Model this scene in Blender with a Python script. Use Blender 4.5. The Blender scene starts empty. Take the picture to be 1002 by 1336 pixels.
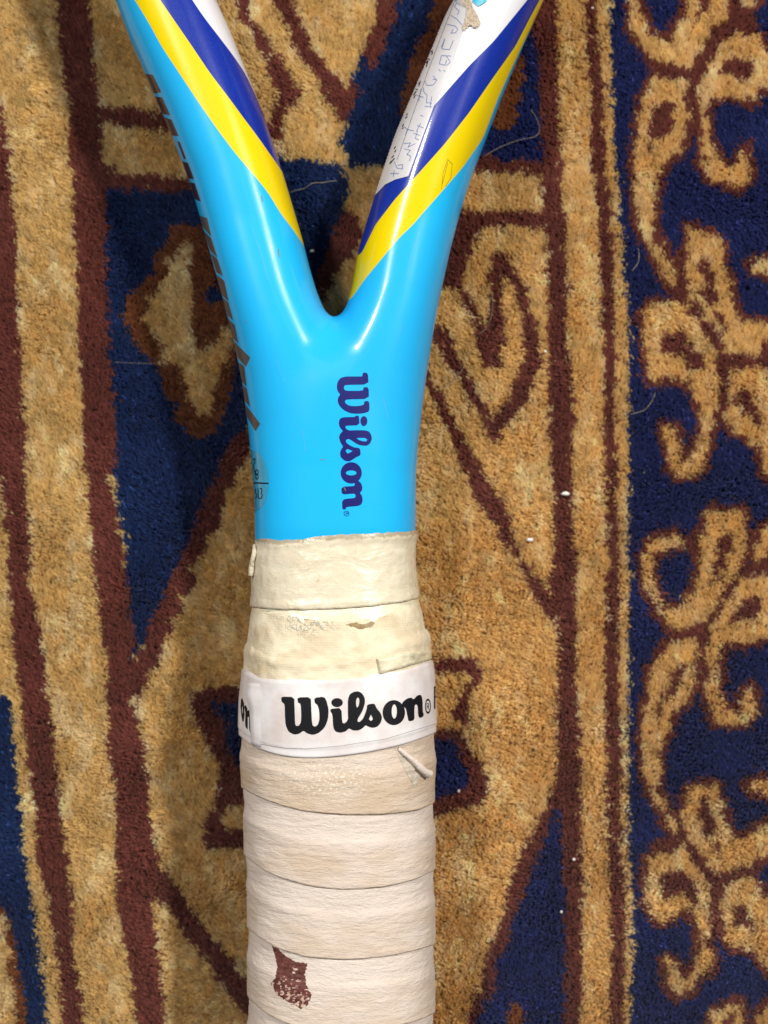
import bpy, math, random
import numpy as np
from mathutils import Vector
from mathutils.bvhtree import BVHTree

random.seed(7); rng = np.random.default_rng(11)
scene = bpy.context.scene
col = scene.collection

# ------------------------------------------------------------------ units
# Lengths below are in steps of 0.14 mm; x runs right, y runs towards the butt of the
# handle, z up, z = 0 at the racket's middle plane. metres() turns them into metres.
U = 0.00014
CX, CY, D = 501.0, 668.0, 1650.0
def metres(a):
    a = np.asarray(a, dtype=np.float64)
    out = np.empty_like(a)
    out[..., 0] = (a[..., 0] - CX) * U
    out[..., 1] = -(a[..., 1] - CY) * U
    out[..., 2] = a[..., 2] * U
    return out

# ------------------------------------------------------------------ camera, world, lamps
cd = bpy.data.cameras.new('camera'); cam = bpy.data.objects.new('camera', cd); col.objects.link(cam)
cam.location = (0, 0, D * U)
cd.sensor_fit = 'VERTICAL'; cd.sensor_height = 24.0
cd.lens = 12.0 / (668.0 / D)
cd.clip_start = 0.005; cd.clip_end = 20
scene.camera = cam
cd.dof.use_dof = True; cd.dof.focus_distance = (D - 75) * U; cd.dof.aperture_fstop = 9

w = bpy.data.worlds.new('World'); scene.world = w; w.use_nodes = True
bg = w.node_tree.nodes['Background']
bg.inputs['Color'].default_value = (0.86, 0.93, 1.0, 1); bg.inputs['Strength'].default_value = 0.085

def area(name, loc, size, size_y, power, colr, rot=0.0, spread=180):
    ld = bpy.data.lights.new(name, 'AREA'); ld.shape = 'RECTANGLE'
    ld.size = size; ld.size_y = size_y; ld.energy = power; ld.color = colr
    ld.spread = math.radians(spread)
    o = bpy.data.objects.new(name, ld); col.objects.link(o)
    o.location = loc
    d = Vector((0, 0, 0)) - Vector(loc)
    q = d.to_track_quat('-Z', 'Y'); o.rotation_euler = q.to_euler()
    o.rotation_euler.rotate_axis('Z', rot)
    return o
area('ceiling_lamp_right', (0.92, 0.72, 1.3), 0.12, 0.12, 30, (1.0, 0.95, 0.87))
area('ceiling_lamp_left', (-0.62, 0.75, 1.35), 0.12, 0.12, 20.5, (1.0, 0.96, 0.9))
area('ceiling_lamp_middle', (0.1, 1.0, 1.9), 0.6, 0.6, 1, (1.0, 0.97, 0.93))

scene.view_settings.view_transform = 'Standard'
scene.view_settings.look = 'None'
scene.view_settings.exposure = 0.0
scene.view_settings.gamma = 1.0

# ------------------------------------------------------------------ small tools
def gauss(a, s):
    r = int(3 * s) + 1
    k = np.exp(-0.5 * (np.arange(-r, r + 1) / s) ** 2); k /= k.sum()
    return np.convolve(np.pad(a, r, mode='reflect', reflect_type='odd'), k, mode='valid')
class Curve:
    """smooth x = f(y) through measured points"""
    def __init__(self, pts, lo=-520, hi=1720, s=8):
        p = np.array(pts, float)
        self.y = np.arange(lo, hi, 1.0)
        v = np.interp(self.y, p[:, 0], p[:, 1])
        s0 = (p[1, 1] - p[0, 1]) / (p[1, 0] - p[0, 0]); s1 = (p[-1, 1] - p[-2, 1]) / (p[-1, 0] - p[-2, 0])
        v = np.where(self.y < p[0, 0], p[0, 1] + s0 * (self.y - p[0, 0]), v)
        v = np.where(self.y > p[-1, 0], p[-1, 1] + s1 * (self.y - p[-1, 0]), v)
        self.v = gauss(v, s) if s else v
    def __call__(self, y): return np.interp(y, self.y, self.v)

def inpoly(px, py, poly):
    ins = np.zeros(px.shape, bool); n = len(poly)
    for i in range(n):
        x0, y0 = poly[i]; x1, y1 = poly[(i + 1) % n]
        if y0 == y1: continue
        c = ((y0 > py) != (y1 > py)) & (px < (x1 - x0) * (py - y0) / (y1 - y0) + x0)
        ins ^= c
    return ins
def segdist(px, py, x0, y0, x1, y1):
    dx, dy = x1 - x0, y1 - y0; L = dx * dx + dy * dy + 1e-9
    t = np.clip(((px - x0) * dx + (py - y0) * dy) / L, 0, 1)
    return np.hypot(px - x0 - t * dx, py - y0 - t * dy)
def polysdf(px, py, poly):
    d = np.full(px.shape, 1e9); n = len(poly)
    for i in range(n):
        d = np.minimum(d, segdist(px, py, *poly[i], *poly[(i + 1) % n]))
    return np.where(inpoly(px, py, poly), -d, d)
def linesdf(px, py, pts, wd):
    d = np.full(px.shape, 1e9)
    for a, b in zip(pts[:-1], pts[1:]): d = np.minimum(d, segdist(px, py, *a, *b))
    return d - wd / 2
def ellsdf(px, py, cx, cy, rx, ry):
    r = np.hypot((px - cx) / rx, (py - cy) / ry)
    return (r - 1) * min(rx, ry)
def chaikin(p, n=2):
    for _ in range(n):
        q = []
        for i in range(len(p)):
            a, b = p[i], p[(i + 1) % len(p)]
            q += [(a[0] * .8 + b[0] * .2, a[1] * .8 + b[1] * .2), (a[0] * .2 + b[0] * .8, a[1] * .2 + b[1] * .8)]
        p = q
    return p
def T(pts, sc, ox, oy): return [(ox + x / sc, oy + y / sc) for x, y in pts]

def vnoise(x, y, seed=0):
    """value noise in numpy"""
    xi = np.floor(x).astype(np.int64); yi = np.floor(y).astype(np.int64)
    fx = x - xi; fy = y - yi; fx = fx * fx * (3 - 2 * fx); fy = fy * fy * (3 - 2 * fy)
    def h(a, b):
        n = (a * 374761393 + b * 668265263 + seed * 982451653) & 0xffffffff
        n = ((n ^ (n >> 13)) * 1274126177) & 0xffffffff
        return ((n ^ (n >> 16)) & 0xffff) / 65535.0
    return (h(xi, yi) * (1 - fx) + h(xi + 1, yi) * fx) * (1 - fy) + (h(xi, yi + 1) * (1 - fx) + h(xi + 1, yi + 1) * fx) * fy

def mesh_obj(name, verts, faces, mat, parent=None, attrs=None, smooth=True, raw=False):
    me = bpy.data.meshes.new(name)
    v = metres(verts) if not raw else np.asarray(verts)
    faces = np.asarray(faces)
    if len(faces) and faces.ndim == 2:
        nf, k = faces.shape
        me.vertices.add(len(v)); me.vertices.foreach_set('co', v.astype(np.float32).ravel())
        me.loops.add(nf * k); me.loops.foreach_set('vertex_index', faces.astype(np.int32).ravel())
        me.polygons.add(nf); me.polygons.foreach_set('loop_start', np.arange(0, nf * k, k, dtype=np.int32))
        me.polygons.foreach_set('loop_total', np.full(nf, k, dtype=np.int32))
        me.update(calc_edges=True); me.validate()
    for an, av in (attrs or {}).items():
        av = np.asarray(av, np.float32)
        if av.ndim == 2:
            a = me.attributes.new(an, 'FLOAT_COLOR', 'POINT'); a.data.foreach_set('color', av.ravel())
        else:
            a = me.attributes.new(an, 'FLOAT', 'POINT'); a.data.foreach_set('value', av)
    if smooth: me.polygons.foreach_set('use_smooth', np.ones(len(me.polygons), bool))
    me.materials.append(mat)
    o = bpy.data.objects.new(name, me); col.objects.link(o)
    if parent: o.parent = parent
    return o

# ------------------------------------------------------------------ node helpers
class NT:
    def __init__(self, name):
        self.m = bpy.data.materials.new(name); self.m.use_nodes = True
        self.t = self.m.node_tree; self.n = self.t.nodes; self.bs = self.n['Principled BSDF']
        self.out = self.n['Material Output']
    def link(self, a, b): self.t.links.new(a, b)
    def _in(self, s, v):
        if hasattr(v, 'links'): self.link(v, s)
        elif isinstance(v, (tuple, list)): s.default_value = tuple(v) + ((1,) if len(v) == 3 and s.type == 'RGBA' else ())
        else: s.default_value = v
    def attr(self, name, out='Fac'):
        a = self.n.new('ShaderNodeAttribute'); a.attribute_name = name; return a.outputs[out]
    def math(self, op, a, b=0.0, c=None, clamp=False):
        m = self.n.new('ShaderNodeMath'); m.operation = op; m.use_clamp = clamp
        self._in(m.inputs[0], a); self._in(m.inputs[1], b)
        if c is not None: self._in(m.inputs[2], c)
        return m.outputs[0]
    def mix(self, f, a, b, mode='MIX'):
        m = self.n.new('ShaderNodeMix'); m.data_type = 'RGBA'; m.blend_type = mode
        self._in(m.inputs[0], f); self._in(m.inputs[6], a); self._in(m.inputs[7], b); return m.outputs[2]
    def noise(self, vec=None, scale=5, detail=4, rough=.5, dist=0, out=0):
        n = self.n.new('ShaderNodeTexNoise'); n.inputs['Scale'].default_value = scale
        n.inputs['Detail'].default_value = detail; n.inputs['Roughness'].default_value = rough
        n.inputs['Distortion'].default_value = dist
        if vec is not None: self.link(vec, n.inputs['Vector'])
        return n.outputs[out]
    def ramp(self, f, lo, hi, a=0.0, b=1.0):
        m = self.n.new('ShaderNodeMapRange'); self._in(m.inputs[0], f)
        for i, v in zip((1, 2, 3, 4), (lo, hi, a, b)): m.inputs[i].default_value = v
        return m.outputs[0]
    def comb(self, x, y, z=0.0):
        c = self.n.new('ShaderNodeCombineXYZ')
        for s, v in zip(c.inputs, (x, y, z)): self._in(s, v)
        return c.outputs[0]
    def obj(self):
        t = self.n.new('ShaderNodeTexCoord'); return t.outputs['Object']
    def bump(self, h, dist, strength=1.0, normal=None):
        b = self.n.new('ShaderNodeBump'); b.inputs['Distance'].default_value = dist
        b.inputs['Strength'].default_value = strength; self.link(h, b.inputs['Height'])
        if normal is not None: self.link(normal, b.inputs['Normal'])
        return b.outputs[0]
    def set(self, **k):
        for key, v in k.items(): self._in(self.bs.inputs[key.replace('_', ' ')], v)

# ------------------------------------------------------------------ materials
BLUE = (0.012, 0.47, 0.93); YEL = (0.80, 0.60, 0.0); ROY = (0.005, 0.022, 0.28); WHT = (0.74, 0.74, 0.79)
def mat_paint():
    m = NT('racket_paint')
    a1, a2, a3 = m.attr('band_yellow'), m.attr('band_royal'), m.attr('band_white')
    def step(a): return m.ramp(a, -0.35, 0.35)
    for_royal = m.noise(m.obj(), 6500, 2, .6)
    royal = m.mix(m.ramp(for_royal, .45, .75), ROY, (0.016, 0.05, 0.42))      # metallic flake
    big = m.noise(m.obj(), 35, 3)
    blue = m.mix(m.ramp(big, .3, .7), BLUE, (0.018, 0.44, 0.88))
    # thin dark scratches and chips
    c = m.mix(step(a1), blue, YEL); c = m.mix(step(a2), c, royal); c = m.mix(step(a3), c, WHT)
    chip = m.math('MULTIPLY', m.ramp(m.noise(m.obj(), 700, 3, .6), .74, .77), m.ramp(m.noise(m.obj(), 60, 2), .55, .65))
    c = m.mix(m.math('MULTIPLY', chip, .6), c, (.12, .10, .06))
    m.set(Base_Color=c, Roughness=m.ramp(m.noise(m.obj(), 120, 4), .3, .8, .26, .36), Specular_IOR_Level=.25, Coat_Weight=.35, Coat_Roughness=m.ramp(m.noise(m.obj(), 90, 5, .65), .35, .7, .03, .16), IOR=1.45)
    fine = m.bump(m.noise(m.obj(), 220, 3), 0.00003, .5)
    m.set(Normal=fine)
    return m.m
def mat_flat(name, c, rough=.45, spec=.5, bumpd=0, scale=800, var=.12, metallic=0.0, coat=0.0):
    m = NT(name)
    n = m.noise(m.obj(), scale, 4, .6)
    c2 = tuple(x * (1 - var) for x in c)
    m.set(Base_Color=m.mix(m.ramp(n, .3, .7), c, c2), Roughness=rough, Specular_IOR_Level=spec, Metallic=metallic, Coat_Weight=coat)
    if bumpd: m.set(Normal=m.bump(n, bumpd))
    return m.m
def mat_rubber(ca=(.76, .70, .55), cb=(.67, .58, .43)):
    m = NT('cream_rubber_tape')
    u, v = m.attr('u'), m.attr('v')
    p = m.comb(m.math('MULTIPLY', u, 1.0), m.math('MULTIPLY', v, 3.0))
    n = m.noise(p, 1.6, 6, .62, .6)
    n2 = m.noise(m.comb(u, v), 7, 5, .6)
    c = m.mix(m.ramp(n, .35, .7), ca, cb)
    c = m.mix(m.ramp(n2, .6, .78), c, (.50, .40, .24))
    e = m.ramp(m.math('ADD', m.attr('edge'), m.math('MULTIPLY', m.math('SUBTRACT', n2, .5), 10.0)), 1.0, -2.0)
    c = m.mix(m.math('MULTIPLY', e, .6), c, (.20, .15, .08))
    m.set(Base_Color=c, Roughness=m.ramp(n2, .3, .7, .16, .38), Specular_IOR_Level=.5, Subsurface_Weight=.08, Subsurface_Radius=(.002, .001, .0006))
    h = m.math('ADD', m.math('MULTIPLY', n, 1.0), m.math('MULTIPLY', n2, .5))
    m.set(Normal=m.bump(h, .0004, .7))
    return m.m
def mat_cloth():
    m = NT('cream_cloth_tape')
    u, v = m.attr('u'), m.attr('v')
    n = m.noise(m.comb(u, m.math('MULTIPLY', v, 1.6)), 2.2, 5, .6, .4)
    n2 = m.noise(m.comb(u, v), 14, 4, .7)
    wu = m.math('SINE', m.math('MULTIPLY', u, 210.0)); wv = m.math('SINE', m.math('MULTIPLY', v, 210.0))
    weave = m.math('MAXIMUM', wu, wv)
    glue = m.math('MULTIPLY', m.ramp(n2, .50, .60), m.attr('glue'))
    c = m.mix(m.ramp(n, .35, .68), (.80, .72, .54), (.62, .51, .34))
    c = m.mix(m.math('MULTIPLY', m.math('MULTIPLY', m.ramp(weave, .2, 1.0), m.ramp(n, .35, .6)), .10), c, (.45, .35, .20))
    c = m.mix(glue, c, (.86, .82, .70))
    m.set(Base_Color=c, Roughness=m.math('SUBTRACT', .66, m.math('MULTIPLY', glue, .42)), Specular_IOR_Level=.45)
    h = m.math('ADD', m.math('MULTIPLY', n, .9), m.math('MULTIPLY', weave, .025))
    h = m.math('ADD', h, m.math('MULTIPLY', glue, .5))
    m.set(Normal=m.bump(h, .0005, .9))
    return m.m
def mat_grip():
    m = NT('worn_white_overgrip')
    u, v, s = m.attr('u'), m.attr('v'), m.attr('s')
    wr = m.noise(m.comb(m.math('MULTIPLY', u, 8.0), m.math('MULTIPLY', v, 24.0)), 1.0, 5, .62, .5)
    wr2 = m.noise(m.comb(m.math('MULTIPLY', u, 20.0), m.math('MULTIPLY', v, 70.0)), 1.0, 4, .6, .3)
    n = m.noise(m.comb(m.math('MULTIPLY', u, 1.0), m.math('MULTIPLY', v, 1.8)), 1.6, 5, .6)
    n3 = m.noise(m.comb(u, v), 30, 4, .65)
    dirt = m.math('MULTIPLY', m.ramp(s, .30, .62), m.ramp(n, .30, .62))
    dirt = m.math('ADD', m.math('MULTIPLY', dirt, .62), m.attr('tan'), clamp=True)
    c = m.mix(dirt, (.71, .62, .56), (.58, .45, .33))
    c = m.mix(m.math('MULTIPLY', m.ramp(wr2, .56, .72), .15), c, (.80, .73, .68))
    c = m.mix(m.math('MULTIPLY', m.ramp(n3, .58, .72), .35), c, (.50, .32, .18))
    white = m.math('MULTIPLY', m.ramp(n3, .52, .60), m.attr('glue'))
    c = m.mix(m.math('MULTIPLY', white, .8), c, (.80, .78, .70))
    e = m.ramp(m.math('SUBTRACT', 1.0, s), .022, .004)
    c = m.mix(m.math('MULTIPLY', e, .55), c, (.28, .19, .12))
    m.set(Base_Color=c, Roughness=.62, Specular_IOR_Level=.3)
    h = m.math('ADD', m.math('MULTIPLY', wr, .8), m.math('MULTIPLY', wr2, .45))
    h = m.math('ADD', h, m.math('MULTIPLY', n3, .12))
    m.set(Normal=m.bump(h, .00038, .8))
    return m.m
def mat_paper():
    m = NT('white_paper_band')
    u, v = m.attr('u'), m.attr('v')
    n = m.noise(m.comb(u, v), 2.0, 4, .6)
    n2 = m.noise(m.comb(u, v), 22, 3, .6)
    c = m.mix(m.ramp(n, .38, .68), (.76, .74, .76), (.62, .54, .52))
    c = m.mix(m.math('MULTIPLY', m.ramp(n2, .66, .74), .4), c, (.42, .35, .28))
    m.set(Base_Color=c, Roughness=.38, Specular_IOR_Level=.5, Normal=m.bump(n, .0003, .6))
    return m.m
def mat_pile():
    m = NT('wool_pile')
    c = m.attr('tint', 'Color')
    m.set(Base_Color=c, Roughness=.5, Specular_IOR_Level=.5, Sheen_Weight=.15, Sheen_Roughness=.5)
    tr = m.n.new('ShaderNodeBsdfTranslucent'); m.link(c, tr.inputs['Color'])
    mx = m.n.new('ShaderNodeMixShader'); mx.inputs[0].default_value = .48
    m.link(m.bs.outputs[0], mx.inputs[1]); m.link(tr.outputs[0], mx.inputs[2]); m.link(mx.outputs[0], m.out.inputs['Surface'])
    return m.m
def mat_backing():
    m = NT('rug_foundation')
    c = m.attr('tint', 'Color')
    n = m.noise(m.obj(), 900, 3)
    m.set(Base_Color=m.mix(m.ramp(n, .3, .7), c, (.03, .02, .01)), Roughness=.9, Normal=m.bump(n, .001))
    return m.m

# ------------------------------------------------------------------ silhouettes of the racket
L = Curve([(-500, -120), (-250, 38), (-100, 108), (0, 151), (55, 171), (100, 191), (165, 219), (240, 249), (310, 269), (385, 290), (450, 307), (500, 317), (560, 325), (600, 329), (650, 333), (700, 336), (714, 338), (722, 346), (900, 346)], s=4)
R = Curve([(-500, 985), (-250, 832), (-100, 756), (0, 709), (54, 685), (121, 657), (166, 640), (224, 618), (272, 602), (329, 587), (392, 573), (437, 565), (493, 556), (524, 552), (586, 545), (645, 541), (698, 540), (704, 537), (712, 528), (900, 528)], s=4)
IL = Curve([(-500, 10), (-250, 163), (-100, 237), (0, 282), (50, 304), (100, 324), (150, 344), (195, 359), (235, 372), (310, 394), (349, 404), (380, 413), (405, 423), (430, 436), (465, 455), (510, 490), (560, 530), (620, 543), (900, 540)], s=7)
IR = Curve([(-500, 868), (-250, 728), (-100, 650), (0, 594), (27, 579), (64, 564), (93, 552), (132, 535), (179, 515), (220, 501), (251, 491), (299, 476), (330, 467), (349, 464), (380, 459), (405, 451), (430, 438), (465, 415), (510, 378), (560, 340), (620, 333), (900, 336)], s=7)
HZ = Curve([(-500, 74), (0, 76), (300, 80), (450, 88), (600, 93), (690, 93), (712, 90), (722, 80), (900, 80)], s=4)
KK = Curve([(-500, 10), (300, 14), (400, 34), (470, 34), (610, 1.0), (900, .01)], s=6)
HL = Curve([(690, 334), (707, 336), (719, 331), (749, 329), (788, 328), (800, 325), (839, 320), (872, 318), (907, 314), (943, 313), (979, 313.5), (1026, 315), (1060, 317), (1120, 319), (1160, 322), (1220, 322), (1336, 323), (1700, 325)], s=5)
HR = Curve([(690, 545), (698, 545), (712, 543.5), (737, 543), (776, 547), (794, 553), (818, 557), (830, 561), (860, 563), (868, 566), (920, 568.5), (979, 570), (1040, 568), (1100, 569), (1336, 568.5), (1700, 568)], s=5)

def frameF(x, y, z):
    l, r, il, ir, hz, k = L(y), R(y), IL(y), IR(y), HZ(y), KK(y)
    def lobe(a, b, slope, p):
        c = (a + b) / 2; hw = (b - a) / 2
        rho = (np.abs((x - c) / hw) ** p + np.abs(z / hz) ** p) ** (1 / p)
        return (rho - 1) * hw * slope
    p = np.interp(y, [200, 450, 650], [2.25, 2.3, 2.55])
    sl = np.interp(y, [300, 600], [.9, 1.0])
    a = lobe(l, il, sl, p); b = lobe(ir, r, sl, p)
    h = np.maximum(k - np.abs(a - b), 0) / np.maximum(k, 1e-3)
    f = np.minimum(a, b) - h * h * k * .25
    return np.maximum(f, np.maximum(-(y + 490), y - 745))

def surface_nets(F, lo, hi, st):
    xs = [np.arange(lo[i], hi[i] + st, st) for i in range(3)]
    nx, ny, nz = map(len, xs)
    X, Y, Z = np.meshgrid(*xs, indexing='ij')
    V = F(X.ravel(), Y.ravel(), Z.ravel()).reshape(nx, ny, nz).astype(np.float32); del X, Y, Z
    S = V < 0
    cx, cy, cz = nx - 1, ny - 1, nz - 1
    acc = np.zeros((cx, cy, cz, 3), np.float32); cnt = np.zeros((cx, cy, cz), np.float32)
    corner = [(i, j, k) for i in (0, 1) for j in (0, 1) for k in (0, 1)]
    sub = lambda A, o: A[o[0]:o[0] + cx, o[1]:o[1] + cy, o[2]:o[2] + cz]
    for o in corner:
        for ax in range(3):
            if o[ax]: continue
            q = list(o); q[ax] = 1
            a, b = sub(V, o), sub(V, q); m = sub(S, o) != sub(S, q)
            t = np.where(m, a / np.where(m, a - b, 1), 0)
            for d in range(3):
                acc[..., d] += np.where(m, o[d] + (t if d == ax else 0), 0)
            cnt += m
    act = cnt > 0
    idx = -np.ones(act.shape, np.int64); idx[act] = np.arange(act.sum())
    ii = np.argwhere(act)
    P = (ii + acc[act] / cnt[act][:, None]) * st + np.array([x[0] for x in xs])
    faces = []
    for ax in range(3):
        u, v = [(1, 2), (2, 0), (0, 1)][ax]
        q = [slice(None)] * 3; q2 = [slice(None)] * 3
        q[ax] = slice(0, -1); q2[ax] = slice(1, None)
        m = S[tuple(q)] != S[tuple(q2)]
        e = np.argwhere(m); ins = S[tuple(q)][m]
        ok = (e[:, u] > 0) & (e[:, v] > 0) & (e[:, u] < act.shape[u]) & (e[:, v] < act.shape[v])
        e, ins = e[ok], ins[ok]
        def cell(du, dv):
            c = e.copy(); c[:, u] -= du; c[:, v] -= dv; return idx[c[:, 0], c[:, 1], c[:, 2]]
        f = np.stack([cell(1, 1), cell(0, 1), cell(0, 0), cell(1, 0)], 1)
        f[~ins] = f[~ins][:, ::-1]
        faces.append(f)
    return P, np.concatenate(faces)

def project(F, P, n=4):
    for _ in range(n):
        x, y, z = P.T; f = F(x, y, z); e = .25
        g = np.stack([(F(x + e, y, z) - F(x - e, y, z)), (F(x, y + e, z) - F(x, y - e, z)), (F(x, y, z + e) - F(x, y, z - e))], 1) / (2 * e)
        P = P - np.clip(f / np.maximum((g * g).sum(1), .2), -2, 2)[:, None] * g
    return P

fv, ff = surface_nets(frameF, (-150, -500, -104), (1010, 750, 104), 4.0)
fv = project(frameF, fv)
ff = ff[:, ::-1]     # y is flipped in metres()
# paint bands: signed distances to the edges between colours, kept as attributes
s_ = D / (D - fv[:, 2]); vpx = CX + (fv[:, 0] - CX) * s_; vpy = CY + (fv[:, 1] - CY) * s_
lby = Curve([(0, 176), (31, 195), (61, 211), (94, 233), (132, 258), (171, 285), (200, 307), (227, 330), (251, 350), (280, 367), (300, 383), (320, 396), (335, 404), (350, 430), (700, 900)], s=7)
lyr = Curve([(0, 209), (29, 229), (61, 251), (94, 273), (128, 299), (153, 317), (175, 334), (198, 350), (220, 366), (235, 374), (250, 400), (700, 1300)], s=9)
lrw = Curve([(0, 251), (20, 264), (47, 285), (76, 307), (97, 321), (130, 336), (153, 346), (170, 353), (185, 375), (700, 1500)], s=9)
ryb = Curve([(0, 709), (19, 701), (86, 669), (128, 650), (179, 631), (217, 605), (246, 580), (272, 557), (294, 538), (311, 520), (340, 496), (363, 477), (393, 456), (400, 430), (405, 330), (700, -300)], s=3)
rry = Curve([(0, 704), (24, 691), (61, 672), (102, 643), (147, 612), (188, 580), (224, 548), (259, 516), (293, 490), (332, 471), (345, 440), (360, 350), (700, -900)], s=3)
rwr = Curve([(0, 688), (54, 644), (86, 612), (137, 567), (190, 530), (250, 494), (262, 480), (285, 400), (700, -900)], s=3)
left = vpx < 445
def band(cl, cr): return np.where(left, vpx - cl(vpy), cr(vpy) - vpx) * .8
A_y, A_r, A_w = band(lby, ryb), band(lyr, rry), band(lrw, rwr)

def tag(o, label=None, cat=None, group=None, kind=None):
    if label: o['label'] = label
    if cat: o['category'] = cat
    if group: o['group'] = group
    if kind: o['kind'] = kind
    return o

racket = bpy.data.objects.new('tennis_racket', None); col.objects.link(racket)
tag(racket, 'light blue tennis racket with yellow and royal stripes and a worn cream taped handle', 'tennis racket')
frame = mesh_obj('frame', fv, ff, mat_paint(), racket, dict(band_yellow=A_y, band_royal=A_r, band_white=A_w))

def bvh_of(vs, fs): return BVHTree.FromPolygons([tuple(p) for p in vs], [tuple(int(i) for i in f) for f in fs])
keep = (fv[:, 2] > -30) & (fv[:, 1] > -120)
top = keep[ff].all(1)
bvh_frame = bvh_of(fv, ff[top])
def cast(bvh, px, py, lift, near=False):
    """where the print seen at (px,py) sits on the surface"""
    o = Vector((CX, CY, D)); d = (Vector((px, py, 0)) - o).normalized()
    h = bvh.ray_cast(o, d)
    if h[0] is None:
        if not near: return None
        h = bvh.find_nearest(Vector((px, py, 0)))
    n = h[1] if h[1].z > 0 else -h[1]
    return h[0] + n * lift

def decal(name, sdf, box, st, bvh, mat, parent, lift=.3, thick=0):
    """flat print: the region sdf<0 laid on the surface as a fine mesh"""
    x0, y0, x1, y1 = box
    xs = np.arange(x0, x1 + st, st); ys = np.arange(y0, y1 + st, st)
    X, Y = np.meshgrid(xs, ys, indexing='ij'); V = sdf(X, Y)
    pts = {}; verts = []; faces = []
    def vid(key, px, py):
        if key in pts: return pts[key]
        h = cast(bvh, px, py, lift)
        if h is None: pts[key] = -1
        else: pts[key] = len(verts); verts.append(tuple(h))
        return pts[key]
    cells = np.argwhere((V[:-1, :-1] < 0) | (V[1:, :-1] < 0) | (V[1:, 1:] < 0) | (V[:-1, 1:] < 0))
    for i, j in cells:
        c = [(i, j), (i + 1, j), (i + 1, j + 1), (i, j + 1)]; loop = []
        for a in range(4):
            p, q = c[a], c[(a + 1) % 4]; vp, vq = V[p], V[q]
            if vp < 0: loop.append(vid(p, X[p], Y[p]))
            if (vp < 0) != (vq < 0):
                t = vp / (vp - vq)
                loop.append(vid((min(p, q), max(p, q)), X[p] + t * (X[q] - X[p]), Y[p] + t * (Y[q] - Y[p])))
        if len(loop) >= 3 and -1 not in loop and len(set(loop)) == len(loop): faces.append(loop[::-1])
    me = bpy.data.meshes.new(name)
    me.from_pydata([tuple(p) for p in metres(verts)], [], faces); me.update()
    for p in me.polygons: p.use_smooth = True
    me.materials.append(mat)
    o = bpy.data.objects.new(name, me); col.objects.link(o); o.parent = parent
    return o

# ------------------------------------------------------------------ prints on the frame
m_navy = mat_flat('navy_print', (.008, .010, .15), .5, spec=.2)
A_ = (13.36, 436, 480); B_ = (12.15, 436, 570)
W1 = T([(497, 83), (587, 85), (598, 290), (200, 295), (170, 320), (170, 365), (200, 400), (505, 400), (512, 335), (600, 337), (605, 540), (220, 548), (185, 575), (190, 610), (250, 655), (340, 668), (450, 660), (520, 640), (525, 578), (610, 580), (615, 755), (520, 790), (400, 800), (280, 790), (170, 740), (90, 660), (60, 580), (70, 510), (110, 465), (60, 410), (45, 330), (60, 240), (110, 175), (200, 150), (330, 150), (490, 150), (495, 125)], *A_)
I1 = T([(370, 832), (432, 832), (440, 1000), (210, 1005), (190, 1030), (215, 1070), (270, 1092), (400, 1085), (540, 1088), (610, 1110), (650, 1180), (655, 1260)], *A_) + \
     T([(590, 40), (575, 95), (530, 135), (480, 140), (400, 130), (330, 95), (270, 50), (220, 28), (185, 50), (190, 90), (240, 130), (310, 165), (410, 178), (420, 290), (350, 320), (290, 360), (240, 388), (170, 380), (110, 330), (92, 270), (105, 205), (145, 155), (100, 90), (80, 20)], *B_) + \
     T([(90, 1190), (110, 1140), (155, 1100), (100, 1040), (80, 970), (90, 900), (140, 860), (370, 855)], *A_)
lh = T([(385, 1225), (440, 1218), (540, 1220), (580, 1250), (560, 1280), (500, 1280), (430, 1255)], *A_)
sh = T([(180, 225), (205, 190), (240, 200), (295, 225), (215, 265)], *B_)
N1 = T([(115, 790), (310, 780), (330, 760), (320, 735), (375, 690), (425, 730), (447, 800), (440, 850), (405, 888), (440, 930), (452, 1010), (430, 1070), (380, 1095), (190, 1110), (183, 1150), (130, 1150), (125, 1030), (150, 990), (200, 980), (320, 970), (345, 945), (330, 905), (300, 898), (120, 915)], *B_)
def word_blue(x, y):
    d = polysdf(x, y, chaikin(W1, 1))
    d = np.minimum(d, ellsdf(x, y, 436 + 517 / 13.36, 480 + 927 / 13.36, 4.5, 6.4))
    i = polysdf(x, y, chaikin(I1, 1)); i = np.maximum(i, -polysdf(x, y, lh)); i = np.maximum(i, -polysdf(x, y, sh))
    d = np.minimum(d, i)
    ox, oy = 436 + 270 / 12.15, 570 + 570 / 12.15
    o = np.maximum(ellsdf(x, y, ox, oy, 13.7, 13.9), -ellsdf(x, y, ox, oy, 7.0, 3.3))
    d = np.minimum(d, o); d = np.minimum(d, polysdf(x, y, chaikin(N1, 1)))
    rx, ry = 436 + 195 / 12.15, 570 + 1215 / 12.15
    r = np.hypot(x - rx, y - ry)
    d = np.minimum(d, np.abs(r - 3.2) - .4)
    g = [[(-1.4, -1), (1.6, -1)], [(1.6, -1), (1.6, .6)], [(1.6, .6), (.2, .8)], [(.2, .8), (.2, -1)], [(.2, 0), (-1.4, 1.1)]]
    for s in g: d = np.minimum(d, linesdf(x, y, [(rx + a, ry + b) for a, b in s], .6))
    return d
decal('maker_wordmark', word_blue, (437, 484, 488, 676), .6, bvh_frame, m_navy, frame)

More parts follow.
